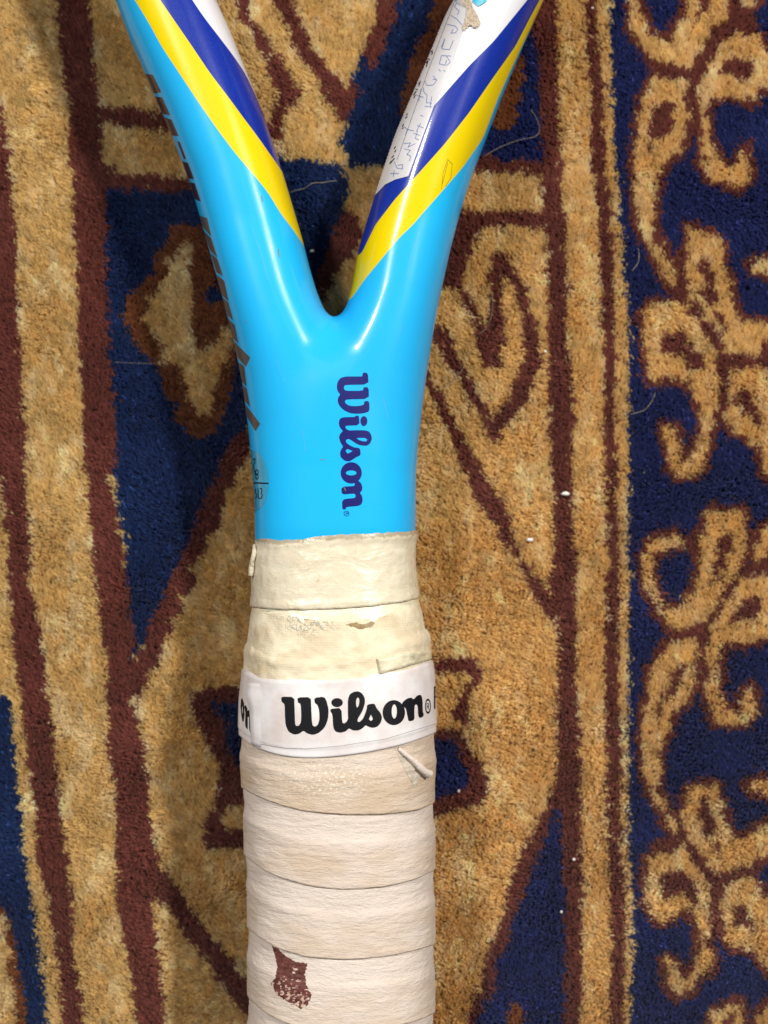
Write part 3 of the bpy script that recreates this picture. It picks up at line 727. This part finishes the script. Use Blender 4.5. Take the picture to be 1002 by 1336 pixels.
# navy field left
fill([(134, 240), (250, 247), (300, 205), (360, 204), (373, 205), (402, 206), (446, 213), (452, 242), (450, 272), (440, 290), (427, 317), (421, 338), (410, 358), (400, 420), (380, 500), (322, 560), (302, 573), (292, 590), (285, 618), (271, 641), (254, 682), (244, 706), (231, 733), (220, 760), (207, 790), (190, 818), (185, 841), (171, 855), (160, 700), (140, 560), (134, 400)], 2)
vband([(-5, 72), (55, 75), (75, 82), (105, 84), (150, 88), (200, 91), (280, 95), (340, 98), (450, 103), (500, 105), (600, 108), (620, 110), (660, 113), (700, 118), (730, 119), (760, 122), (800, 127), (830, 133), (860, 138), (910, 137), (980, 140), (1000, 145), (1050, 150), (1180, 152), (1220, 160), (1250, 165), (1300, 172), (1340, 175)],
      [(-5, 115), (55, 120), (75, 121), (105, 127), (150, 129), (200, 131), (240, 133), (290, 141), (330, 134), (345, 140), (374, 139), (405, 141), (440, 144), (462, 140), (485, 147), (553, 149), (600, 152), (606, 153), (621, 138), (640, 146), (672, 149), (712, 159), (750, 163), (790, 170), (828, 176), (855, 171), (860, 200), (880, 195), (896, 187), (905, 180), (912, 166), (918, 174), (940, 178), (980, 187), (1000, 190), (1050, 195), (1090, 198), (1130, 210), (1150, 205), (1180, 198), (1200, 200), (1250, 206), (1300, 210), (1340, 213)], 1)
fill([(124, 137), (160, 138), (190, 143), (222, 146), (222, 168), (190, 166), (150, 163), (124, 150)], 1)
fill([(128, 212), (146, 210), (150, 226), (185, 226), (250, 230), (250, 248), (190, 248), (134, 243)], 1)
fill([(322, 558), (302, 573), (292, 590), (285, 618), (271, 641), (254, 682), (244, 706), (231, 733), (220, 760), (207, 790), (190, 818), (185, 841), (168, 862), (170, 900), (187, 896), (197, 872), (210, 858), (214, 845), (207, 838), (222, 828), (226, 815), (219, 808), (236, 800), (238, 785), (229, 780), (250, 770), (254, 750), (246, 742), (268, 720), (272, 700), (286, 690), (290, 655), (305, 624), (326, 587), (340, 575)], 1)
# motif inside navy
fill([(219, 291), (245, 291), (266, 299), (274, 320), (282, 346), (279, 369), (266, 382), (271, 392), (292, 390), (304, 420), (308, 468), (305, 493), (300, 519), (287, 543), (282, 566), (265, 570), (248, 571), (245, 553), (230, 553), (222, 542), (235, 530), (217, 519), (209, 488), (201, 473), (180, 457), (165, 426), (158, 405), (167, 387), (180, 374), (186, 364), (201, 353), (200, 335), (212, 320)], 3)
fill([(240, 312), (250, 322), (245, 346), (253, 374), (248, 400), (253, 442), (261, 457), (271, 444), (282, 452), (287, 426), (297, 421), (305, 442), (297, 470), (287, 483), (279, 514), (274, 540), (256, 540), (245, 519), (238, 493), (232, 478), (204, 470), (212, 452), (199, 436), (183, 416), (196, 400), (186, 382), (201, 385), (209, 364), (222, 359), (212, 340), (230, 330)], 0)
# between the arms
fill([(448, 273), (465, 279), (474, 305), (465, 323), (452, 338), (442, 349), (433, 370), (421, 389), (408, 375), (410, 355), (421, 338), (427, 317), (440, 290)], 1)
fill([(511, -5), (504, 20), (497, 65), (480, 80), (464, 98), (466, 125), (453, 156), (443, 180), (450, 200), (457, 217), (504, 214), (560, 210), (600, 120), (620, 60), (640, -5)], 2)
fill([(521, 145), (528, 98), (542, 64), (560, 27), (566, -5), (640, -5), (600, 60), (540, 160), (524, 150)], 3)
fill([(279 + 73, -5), (379, -5), (396, 37), (406, 61), (423, 81), (443, 105), (452, 110), (464, 90), (474, 60), (486, 34), (497, -5), (521, -5), (512, 25), (500, 62), (490, 84), (470, 95), (466, 122), (458, 150), (446, 158), (436, 148), (423, 124), (413, 105), (402, 84), (385, 62), (375, 37)], 1)
fill([(470, 72), (480, 70), (478, 92), (466, 110), (458, 105)], 2)
fill([(304, -5), (324, -5), (328, 27), (341, 38), (352, 60), (365, 70), (368, 84), (380, 100), (390, 119), (386, 132), (375, 140), (368, 160), (366, 178), (354, 188), (345, 170), (352, 150), (362, 122), (352, 100), (346, 88), (352, 76), (338, 70), (330, 45), (318, 28), (310, 22)], 1)
# right of the racket
vband([(-5, 700), (60, 700), (110, 703), (150, 699), (200, 703), (250, 706), (300, 710), (350, 713), (450, 716), (550, 718), (600, 720), (700, 723), (750, 718), (780, 718), (815, 726), (870, 729), (940, 725), (980, 727), (1010, 727), (1040, 715), (1060, 722), (1100, 732), (1150, 734), (1200, 738), (1250, 739), (1300, 735), (1340, 737)],
      [(-5, 728), (60, 725), (110, 727), (150, 728), (200, 731), (250, 733), (300, 738), (350, 738), (450, 742), (500, 746), (550, 748), (600, 745), (700, 748), (790, 751), (900, 752), (960, 756), (1040, 757), (1060, 754), (1120, 758), (1150, 762), (1200, 758), (1260, 760), (1300, 759), (1340, 758)], 1)
vband([(-5, 762), (100, 768), (200, 770), (280, 781), (350, 783), (450, 788), (500, 790), (600, 790), (700, 793), (800, 792), (940, 790), (1000, 792), (1100, 793), (1150, 797), (1260, 797), (1340, 798)],
      [(-5, 777), (60, 780), (100, 785), (200, 789), (280, 797), (350, 801), (450, 804), (600, 804), (700, 806), (800, 807), (900, 806), (1000, 811), (1060, 809), (1150, 812), (1250, 813), (1340, 812)], 1)
fill([(640, -5), (702, -5), (700, 60), (705, 150), (706, 212), (600, 212), (600, 170), (640, 60)], 2)
fill([(690, -5), (702, -5), (703, 60), (694, 52), (688, 30)], 1)
fill([(640, 64), (668, 60), (683, 70), (680, 110), (672, 160), (664, 170), (645, 164), (600, 168)], 3)
fill([(590, 210), (635, 200), (660, 210), (690, 206), (712, 214), (712, 222), (690, 230), (680, 222), (640, 222), (600, 226)], 1)
fill([(585, 270), (650, 275), (714, 273), (714, 296), (650, 295), (625, 294), (618, 315), (608, 340), (600, 374), (560, 374)], 1)
fill([(640, 328), (650, 323), (658, 336), (657, 360), (653, 400), (658, 415), (655, 445), (652, 478), (632, 478), (622, 455), (618, 420), (604, 398), (592, 376), (600, 370), (616, 388), (632, 425), (637, 408), (637, 360)], 1)
fill([(656, 336), (661, 332), (670, 347), (684, 370), (690, 392), (699, 415), (700, 437), (706, 471), (697, 493), (688, 518), (675, 538), (657, 558), (648, 574), (640, 560), (643, 549), (657, 529), (666, 521), (664, 507), (675, 486), (684, 464), (681, 442), (679, 406), (672, 383), (664, 363)], 1)
fill([(560, 415), (585, 435), (596, 460), (612, 487), (625, 518), (641, 540), (650, 560), (648, 574), (641, 578), (634, 565), (630, 547), (614, 527), (601, 500), (587, 475), (569, 446), (555, 440)], 1)
fill([(550, 470), (556, 480), (580, 525), (606, 570), (622, 600), (635, 625), (660, 660), (672, 712), (696, 750), (722, 790), (722, 815), (714, 806), (690, 765), (675, 730), (646, 700), (652, 688), (618, 652), (604, 615), (592, 578), (565, 522), (550, 490)], 1)
# star medallion under the handle
fill([(540, 862), (567, 861), (615, 855), (624, 870), (627, 885), (612, 903), (609, 942), (591, 939), (588, 927), (597, 909), (612, 885), (606, 874), (570, 876), (540, 876)], 1)
fill([(540, 951), (600, 951), (612, 972), (630, 1002), (636, 1032), (627, 1047), (594, 1055), (567, 1065), (540, 1065)], 1)
fill([(540, 966), (592, 960), (606, 996), (614, 1020), (600, 1032), (570, 1040), (540, 1040)], 2)
fill([(340, 892), (312, 894), (254, 899), (249, 925), (268, 959), (282, 989), (288, 1003), (282, 1043), (265, 1077), (266, 1100), (282, 1107), (316, 1104), (340, 1104)], 1)
fill([(340, 918), (271, 915), (292, 938), (295, 976), (316, 1003), (340, 1003)], 2)
fill([(340, 1046), (316, 1046), (295, 1053), (284, 1072), (300, 1082), (340, 1080)], 0)
fill([(190, 1118), (217, 1138), (238, 1168), (255, 1195), (278, 1226), (299, 1250), (322, 1284), (340, 1310), (340, 1345), (322, 1328), (305, 1307), (288, 1284), (275, 1263), (251, 1236), (231, 1206), (217, 1182), (200, 1170)], 1)
fill([(545, 1336), (606, 1340), (612, 1314), (627, 1288), (633, 1252), (642, 1222), (654, 1198), (660, 1165), (666, 1138), (684, 1105), (693, 1087), (708, 1060), (722, 1035), (740, 1040), (745, 1340), (606, 1340)], 1)
fill([(720, 1060), (711, 1099), (702, 1117), (690, 1147), (678, 1174), (666, 1210), (660, 1237), (646, 1252), (645, 1297), (630, 1308), (620, 1340), (735, 1340), (738, 1270), (736, 1200), (741, 1171), (732, 1144), (732, 1105), (728, 1055)], 2)
fill([(669, 1305), (681, 1315), (688, 1340), (658, 1340)], 3)
# right border
bx = [(-5, 797), (100, 798), (200, 802), (250, 807), (300, 811), (350, 815), (400, 820), (460, 821), (680, 822), (860, 821), (1100, 822), (1180, 824), (1340, 824)]
border = np.zeros_like(lab, bool)
fill([(x, y) for y, x in bx] + [(1010, 1340), (1010, -5)], True, border)
lab[border] = 2
gold = np.zeros_like(lab, bool)
def G(y0, p): fill(T(p, 5.01, 802, y0), True, gold)
def Bf(y0, p): fill(T(p, 5.01, 802, y0), 1)
G(0, [(75, -20), (100, 60), (105, 190), (150, 260), (200, 320), (250, 390), (360, 410), (440, 430), (500, 440), (540, 360), (590, 300), (615, 220), (670, 150), (740, 110), (765, -20), (470, -20), (450, 120), (400, 160), (370, 250), (320, 260), (290, 230), (215, 230), (205, 140), (180, 60), (140, -20)])
G(0, [(600, 460), (620, 400), (680, 330), (700, 260), (760, 230), (800, 200), (950, 230), (980, 320), (1010, 350), (1010, 560), (960, 570), (930, 600), (920, 650), (840, 650), (760, 620), (650, 620), (620, 680), (600, 730), (620, 900), (640, 960), (680, 1030), (740, 1100), (780, 1110), (800, 1030), (840, 950), (870, 1050), (890, 1140), (845, 1215), (810, 1235), (720, 1192), (620, 1182), (590, 1120), (560, 1080), (570, 960), (550, 800), (560, 720), (540, 620), (540, 540)])
G(0, [(260, 490), (350, 490), (470, 530), (500, 560), (440, 620), (480, 720), (490, 810), (450, 840), (430, 960), (410, 1010), (370, 1030), (310, 1090), (280, 1202), (250, 1290), (260, 1400), (250, 1520), (320, 1580), (340, 1660), (390, 1760), (410, 1860), (400, 1900), (350, 1850), (300, 1760), (250, 1660), (220, 1580), (150, 1500), (150, 1400), (120, 1250), (130, 1102), (100, 1030), (150, 900), (150, 750), (200, 680), (160, 640), (210, 570)])
G(0, [(820, -10), (930, -10), (900, 60), (840, 40)])
G(220, [(470, 380), (570, 400), (650, 440), (710, 490), (690, 620), (750, 700), (760, 830), (810, 980), (1010, 1000), (1010, 1110), (940, 1130), (960, 1190), (950, 1230), (860, 1220), (720, 1210), (700, 1150), (560, 1150), (480, 1050), (440, 980), (480, 880), (490, 780), (450, 640), (480, 560)])
G(220, [(180, 950), (230, 870), (470, 870), (620, 900), (700, 1080), (660, 1260), (680, 1400), (700, 1480), (690, 1590), (640, 1650), (620, 1780), (580, 1950), (510, 2010), (400, 2010), (370, 1960), (340, 1840), (310, 1700), (330, 1680), (400, 1690), (430, 1800), (430, 1920), (500, 1870), (560, 1700), (560, 1540), (500, 1450), (490, 1380), (220, 1370), (200, 1250), (190, 1100)])
G(220, [(740, 1300), (1010, 1290), (1010, 2030), (960, 1950), (950, 1830), (880, 1780), (860, 1730), (780, 1720), (730, 1650), (720, 1560), (750, 1450), (700, 1380)])
G(220, [(890, 620), (1010, 570), (1010, 680), (920, 670)])
G(640, [(230, 320), (330, 300), (410, 280), (470, 350), (400, 370), (300, 400), (260, 430), (250, 520), (270, 620), (290, 700), (330, 770), (450, 760), (470, 700), (530, 620), (550, 480), (550, 300), (600, 220), (590, 150), (640, 110), (740, 140), (850, 110), (860, 220), (860, 420), (830, 480), (810, 560), (720, 640), (700, 720), (720, 800), (620, 860), (380, 910), (350, 860), (290, 800), (250, 720), (190, 640), (180, 440), (200, 400)])
G(640, [(740, 650), (820, 560), (1010, 550), (1010, 930), (940, 980), (740, 1000), (690, 1000), (680, 1280), (710, 1360), (720, 1450), (820, 1450), (810, 1370), (840, 1310), (880, 1260), (910, 1290), (910, 1440), (860, 1520), (660, 1520), (610, 1400), (580, 1300), (600, 1180), (600, 1000), (620, 880), (700, 800)])
G(640, [(1010, 220), (960, 250), (940, 340), (910, 420), (940, 470), (1010, 380)])
G(640, [(350, 990), (540, 970), (550, 1020), (540, 1180), (500, 1290), (460, 1390), (380, 1450), (370, 1540), (310, 1640), (300, 1750), (300, 1840), (280, 1960), (330, 2010), (350, 2080), (410, 2180), (400, 2250), (340, 2200), (310, 2100), (250, 2010), (220, 1930), (190, 1830), (180, 1680), (190, 1530), (200, 1400), (220, 1260), (230, 1150), (300, 1070)])
G(860, [(490, 840), (550, 820), (660, 810), (690, 880), (700, 1000), (750, 1090), (770, 1150), (870, 1160), (960, 1080), (1010, 1050), (1010, 1260), (900, 1380), (850, 1440), (700, 1430), (650, 1400), (560, 1340), (470, 1290), (440, 1100), (440, 1000)])
G(860, [(1010, 780), (930, 800), (850, 830), (870, 870), (960, 860), (1010, 900)])
G(1096, [(220, 100), (400, 50), (440, 0), (540, 120), (610, 250), (620, 400), (610, 560), (590, 680), (640, 740), (650, 840), (560, 900), (500, 980), (400, 1020), (330, 920), (330, 760), (400, 800), (430, 900), (470, 910), (520, 840), (550, 700), (540, 560), (490, 450), (290, 540), (230, 480), (190, 380), (200, 200)])
G(1096, [(720, 300), (860, 240), (920, 270), (1010, 400), (1010, 880), (950, 800), (910, 720), (840, 720), (730, 680), (700, 600), (690, 430)])
G(1096, [(640, 1110), (800, 1060), (840, 1100), (850, 1300), (620, 1300)])
G(1096, [(1010, 1050), (950, 1120), (920, 1202), (940, 1300), (1010, 1300)])
# brown outline = gold grown by a few knots
def dil(m, r):
    o = m.copy()
    for dx in range(-r, r + 1):
        for dy in range(-r, r + 1):
            if dx * dx + dy * dy <= r * r + 1:
                s = np.zeros_like(m)
                s[max(dy, 0):PH + min(dy, 0), max(dx, 0):PW + min(dx, 0)] = m[max(-dy, 0):PH + min(-dy, 0), max(-dx, 0):PW + min(-dx, 0)]
                o |= s
    return o
lab[dil(gold, 9) & border & ~gold & (gx > 815)] = 1
lab[gold] = 0
def Bs(y0, p, wd): stroke(T(p, 5.01, 802, y0), wd, 1)
Bf(0, [(670, 470), (720, 400), (790, 340), (830, 380), (910, 370), (920, 430), (880, 500), (800, 500), (740, 470)])
Bf(0, [(310, 660), (390, 650), (390, 720), (370, 850), (310, 900), (260, 900), (240, 980), (200, 990), (220, 900), (225, 800), (250, 720)])
Bs(0, [(700, 190), (650, 270), (570, 390), (530, 500)], 14); Bs(0, [(505, 590), (520, 700), (535, 850)], 14); Bs(0, [(380, 460), (520, 490)], 12)
Bf(0, [(740, 110), (800, 60), (900, 80), (950, 180), (860, 200), (760, 180)]); Bf(0, [(550, -10), (640, -10), (600, 90), (540, 60)]); Bf(0, [(510, 80), (560, 80), (550, 130), (520, 130)]); Bf(0, [(140, -10), (190, -10), (190, 50), (160, 70)])
Bf(220, [(310, 1060), (370, 1080), (450, 1040), (480, 1130), (570, 1220), (590, 1300), (470, 1290), (470, 1180), (380, 1220), (330, 1190), (290, 1120)])
Bf(220, [(560, 570), (600, 580), (640, 700), (680, 850), (640, 900), (580, 870), (600, 830), (550, 800), (590, 740), (540, 650)])
Bf(220, [(450, 950), (500, 880), (560, 870), (590, 940), (540, 970), (470, 970)]); Bf(220, [(520, 1030), (570, 990), (630, 1010), (700, 1100), (700, 1220), (650, 1130), (560, 1050)]); Bf(220, [(690, 910), (740, 1050), (700, 1060), (670, 940)])
Bf(220, [(700, 1210), (830, 1200), (950, 1240), (950, 1290), (720, 1300)]); Bf(220, [(820, 1440), (870, 1440), (910, 1530), (960, 1660), (940, 1700), (900, 1640), (820, 1560), (790, 1510)])
Bs(220, [(700, 1350), (710, 1440), (715, 1530), (680, 1630)], 12); Bs(220, [(410, 560), (430, 700), (440, 850)], 13); Bs(220, [(250, 450), (310, 510), (350, 580)], 8)
Bf(640, [(740, 250), (770, 300), (770, 400), (720, 420), (730, 490), (690, 500), (690, 580), (640, 570), (650, 500), (680, 400), (690, 340)]); Bf(640, [(620, 590), (650, 600), (640, 650)])
Bs(640, [(790, 590), (730, 690)], 11); Bs(640, [(690, 760), (630, 850)], 11); Bf(640, [(740, 870), (780, 800), (850, 700), (980, 690), (970, 740), (930, 800), (920, 840), (850, 840)])
Bs(640, [(840, 530), (1010, 490)], 15); Bs(640, [(400, 940), (590, 910)], 14); Bf(640, [(390, 1130), (450, 1130), (450, 1200), (410, 1290), (370, 1340), (320, 1360), (310, 1440), (280, 1510), (270, 1480), (290, 1380), (310, 1290), (370, 1270), (380, 1190)])
Bs(640, [(575, 1020), (560, 1150), (575, 1240)], 12); Bf(860, [(550, 900), (590, 890), (640, 1030), (650, 1180), (600, 1160), (560, 1050)])
Bf(1096, [(300, 230), (370, 200), (440, 190), (500, 240), (540, 320), (550, 430), (480, 390), (440, 320), (390, 350), (320, 390), (300, 310)])
Bs(1096, [(500, 50), (560, 150), (640, 240), (720, 250), (860, 200), (940, 140)], 12); Bs(1096, [(660, 340), (660, 540)], 12); Bf(1096, [(640, 0), (690, 60), (690, 110), (650, 60)]); Bf(1096, [(790, 410), (860, 460), (870, 520), (930, 580), (930, 620), (880, 570), (780, 560), (760, 490)])
Bf(1096, [(710, 1160), (760, 1140), (770, 1260), (710, 1260)]); Bs(1096, [(250, 30), (400, 10)], 14)

def lookup(px, py):
    ix = np.floor(px).astype(int); iy = np.floor(py).astype(int)
    ix = np.where(ix < 0, -1 - ix, ix); ix = np.where(ix >= PW, 2 * PW - 1 - ix, ix)
    iy = np.where(iy < 0, -1 - iy, iy); iy = np.where(iy >= PH, 2 * PH - 1 - iy, iy)
    return lab[np.clip(iy, 0, PH - 1), np.clip(ix, 0, PW - 1)]
PAL = np.array([(.79, .585, .255), (.27, .075, .055), (.009, .038, .165), (.31, .105, .034), (.88, .72, .48)])
ZT = -112.0; KR = (D - ZT) / D

# ------------------------------------------------------------------ rug
rug = bpy.data.objects.new('rug', None); col.objects.link(rug)
tag(rug, 'patterned cut-pile wool rug in gold, brown and navy blue, lying under the racket', 'rug')
X0, X1, Y0, Y1 = -330, 1330, -330, 1640
def und(x, y): return 6 * (vnoise(x / 260 + 3, y / 260 + 8, 2) - .5) + 5 * (vnoise(x / 70 + 3, y / 90, 3) - .5)
bxs = np.arange(X0, X1 + 1, 10.0); bys = np.arange(Y0, Y1 + 1, 10.0)
BX, BY = np.meshgrid(bxs, bys, indexing='ij')
wx = CX + (BX - CX) * KR; wy = CY + (BY - CY) * KR
V = np.stack([wx, wy, ZT - 9 + und(wx, wy)], -1).reshape(-1, 3)
ny_ = len(bys); i = (np.arange(len(bxs) - 1)[:, None] * ny_ + np.arange(ny_ - 1)[None]).ravel()
Fq = np.stack([i, i + 1, i + ny_ + 1, i + ny_], 1)
tint = np.ones((len(V), 4)); tint[:, :3] = PAL[lookup(BX.ravel(), BY.ravel())] * .95
mesh_obj('backing', V, Fq, mat_backing(), rug, dict(tint=tint))

SP = 6.2
tx, ty = np.meshgrid(np.arange(X0, X1, SP), np.arange(Y0, Y1, SP), indexing='ij')
tx = tx.ravel() + rng.uniform(-1.6, 1.6, tx.size); ty = ty.ravel() + rng.uniform(-1.6, 1.6, ty.size)
inner = (tx > -60) & (tx < 1062) & (ty > -60) & (ty < 1396)
# knots hidden by the racket's wide shaft are thinned out
cnt = np.where(inner, 12, 5)
tid = np.repeat(np.arange(tx.size), cnt); n = len(tid)
ax_, ay_ = tx[tid], ty[tid]
tl = lookup(tx + rng.normal(0, .6, tx.size), ty + rng.normal(0, .6, tx.size))[tid]
# stray fibres at colour borders
stray = rng.random(n) < .10
tl = np.where(stray, lookup(ax_ + rng.normal(0, 3.5, n), ay_ + rng.normal(0, 3.5, n)), tl)
ox = rng.normal(0, SP * .42, n); oy = rng.normal(0, SP * .42, n)
tipx = CX + (ax_ + ox - CX) * KR; tipy = CY + (ay_ + oy - CY) * KR
lean_x = -9 + 20 * (vnoise(tx / 60, ty / 60, 5) - .5) + rng.normal(0, 3.0, tx.size)
lean_y = -13 + 22 * (vnoise(tx / 50 + 7, ty / 45, 6) - .5) + rng.normal(0, 3.0, tx.size)
lx = lean_x[tid] + rng.normal(0, 4.0, n); ly = lean_y[tid] + rng.normal(0, 4.0, n)
zt = ZT + und(tipx, tipy) + rng.normal(0, .9, n) + (3.0 * (vnoise(tx / 9, ty / 9, 9) - .5))[tid]
rootx = tipx - lx; rooty = tipy - ly
P = np.zeros((n, 4, 3))
for k, t in enumerate((0, .4, .75, 1)):
    P[:, k, 0] = rootx + lx * t ** 1.6 + (rng.normal(0, 1.0, n) if 0 < k < 3 else 0)
    P[:, k, 1] = rooty + ly * t ** 1.6 + (rng.normal(0, 1.0, n) if 0 < k < 3 else 0)
    P[:, k, 2] = (ZT - 42) + (zt - ZT + 42) * (1 - (1 - t) ** 1.15)
c = PAL[tl]
patch = vnoise(ax_ / 13, ay_ / 34, 21) * .55 + vnoise(ax_ / 6, ay_ / 13, 22) * .45
isg = (tl == 0)[:, None]
pk = np.clip((patch - .48) * 3.0, 0, 1)[:, None]
cream = np.array([.96, .85, .60])
c = np.where(isg, c * (1 - pk * .75) + cream * pk * .75, c)
tb = rng.normal(1, .09, tx.size)[tid]
fb = np.exp(rng.normal(0, .07, n))
c = c * (tb * fb)[:, None]
pale = rng.random(n) < .02
c = np.where((pale & (tl == 2))[:, None], c * 3.0 + .03, c)
nv = (tl == 2) & (ax_ > 560)
c = np.where(nv[:, None], c * np.array([2.2, .95, 1.15]), c)
c = np.where(((tl == 0) & (ax_ > 540))[:, None], c * np.array([1.05, 1.0, .95]), c)  # gold right of the racket warmer: its stronger light put into the colour
c = np.clip(c, 0, .95)
cu = bpy.data.hair_curves.new('pile')
cu.add_curves([4] * n)
cu.attributes['position'].data.foreach_set('vector', metres(P.reshape(-1, 3)).astype(np.float32).ravel())
ra = cu.attributes.new('radius', 'FLOAT', 'POINT')
rr = np.tile(np.array([1.0, 1.0, .95, .6]), (n, 1)) * rng.uniform(.75, 1.15, n)[:, None] * 1.5 * U
rr[~inner[tid]] *= 1.7
ra.data.foreach_set('value', rr.astype(np.float32).ravel())
ca = cu.attributes.new('tint', 'FLOAT_COLOR', 'CURVE')
ca.data.foreach_set('color', np.concatenate([c, np.ones((n, 1))], 1).astype(np.float32).ravel())
cu.materials.append(mat_pile())
po = bpy.data.objects.new('pile', cu); col.objects.link(po); po.parent = rug; po['kind'] = 'stuff'
print('strands', n)

# ------------------------------------------------------------------ lint and stray hairs on the rug
m_lint = mat_flat('white_lint', (.78, .76, .72), .8); m_hair = mat_flat('pale_hair', (.42, .36, .28), .5)
def on_rug(px, py, up=3): return np.array([CX + (px - CX) * KR, CY + (py - CY) * KR, ZT + und(CX + (px - CX) * KR, CY + (py - CY) * KR) + up])
def lint(px, py, r, lbl, el=1.0):
    V = []; F = []; m, k = 8, 6; c0 = on_rug(px, py)
    for i in range(k + 1):
        a = math.pi * i / k
        for j in range(m):
            b = 2 * math.pi * j / m; q = r * (1 + .3 * random.uniform(-1, 1))
            V.append(c0 + np.array([math.sin(a) * math.cos(b) * q * el, math.sin(a) * math.sin(b) * q, math.cos(a) * q * .7]))
    F = [(i * m + j, (i + 1) * m + j, (i + 1) * m + (j + 1) % m, i * m + (j + 1) % m) for i in range(k) for j in range(m)]
    V = metres(np.array(V)); o0 = V.mean(0)
    o = mesh_obj('lint', V - o0, F, m_lint, raw=True); o.location = o0
    tag(o, lbl, 'lint', 'white lint specks on the rug')
lint(738, 644, 2.8, 'largest white lint speck, on the brown stripe level with the blue wordmark', 2.2)
lint(691, 704, 2.6, 'white lint speck on the gold area just left of the brown stripe', 1.9)
lint(711, 459, 2.0, 'tiny white lint speck on gold left of the brown stripe, right of the throat')
lint(749, 1121, 1.9, 'bright white lint speck on the brown stripe beside the navy triangle')
lint(598, 1031, 2.0, 'white lint speck on dark navy close to the right side of the handle')
lint(732, 1189, 1.6, 'faint white lint speck at the right edge of the navy triangle')
lint(407, 328, 2.0, 'white lint crumb on navy beside the left arm near the fork', 1.9)
lint(772, 12, 1.8, 'white lint speck on the thin brown stripe at the top edge of the photo')
def hairline(pts, wd, lbl):
    n_ = 28; p = np.array(pts, float); t = np.linspace(0, 1, len(p)); tt = np.linspace(0, 1, n_)
    x = gauss(np.interp(tt, t, p[:, 0]), 1.5); y = gauss(np.interp(tt, t, p[:, 1]), 1.5)
    Q = np.array([on_rug(a, b, 6 + 1.5 * math.sin(i * .6)) for i, (a, b) in enumerate(zip(x, y))])
    V = []; 
    for i in range(n_):
        d = Q[min(i + 1, n_ - 1)] - Q[max(i - 1, 0)]; d /= np.linalg.norm(d); s = np.cross(d, [0, 0, 1]); s /= np.linalg.norm(s); u_ = np.cross(s, d)
        for k in range(4):
            a = k * math.pi / 2; V.append(Q[i] + (s * math.cos(a) + u_ * math.sin(a)) * wd)
    F = [(i * 4 + k, (i + 1) * 4 + k, (i + 1) * 4 + (k + 1) % 4, i * 4 + (k + 1) % 4) for i in range(n_ - 1) for k in range(4)]
    V = metres(np.array(V)); o0 = V.mean(0)
    o = mesh_obj('stray_hair', V - o0, F, m_hair, raw=True); o.location = o0
    tag(o, lbl, 'hair', 'stray pale hairs on the rug')
hairline([(378, 252), (397, 247), (408, 240), (425, 239), (440, 237)], .3, 'pale stray hair across navy between the two arms of the racket')
hairline([(632, 205), (655, 192), (675, 184), (698, 182), (705, 172), (700, 158), (692, 145)], .32, 'long looped stray hair on navy and brown right of the sticker arm')
hairline([(824, 354), (832, 344), (833, 330), (831, 325)], .3, 'short curved stray hair on the navy border gap, upper right')
hairline([(822, 541), (840, 536), (850, 524), (854, 513)], .28, 'curved stray hair on the navy border below the first scroll')
hairline([(566, 512), (582, 505), (600, 488), (610, 470), (614, 455)], .3, 'straightish stray hair on gold just right of the blue throat')
hairline([(624, 437), (634, 430), (641, 415), (643, 395), (641, 380)], .25, 'thin vertical stray hair inside the brown motif right of the throat')
hairline([(150, 473), (170, 474), (200, 475), (218, 472)], .13, 'faint horizontal stray hair on navy left of the throat')
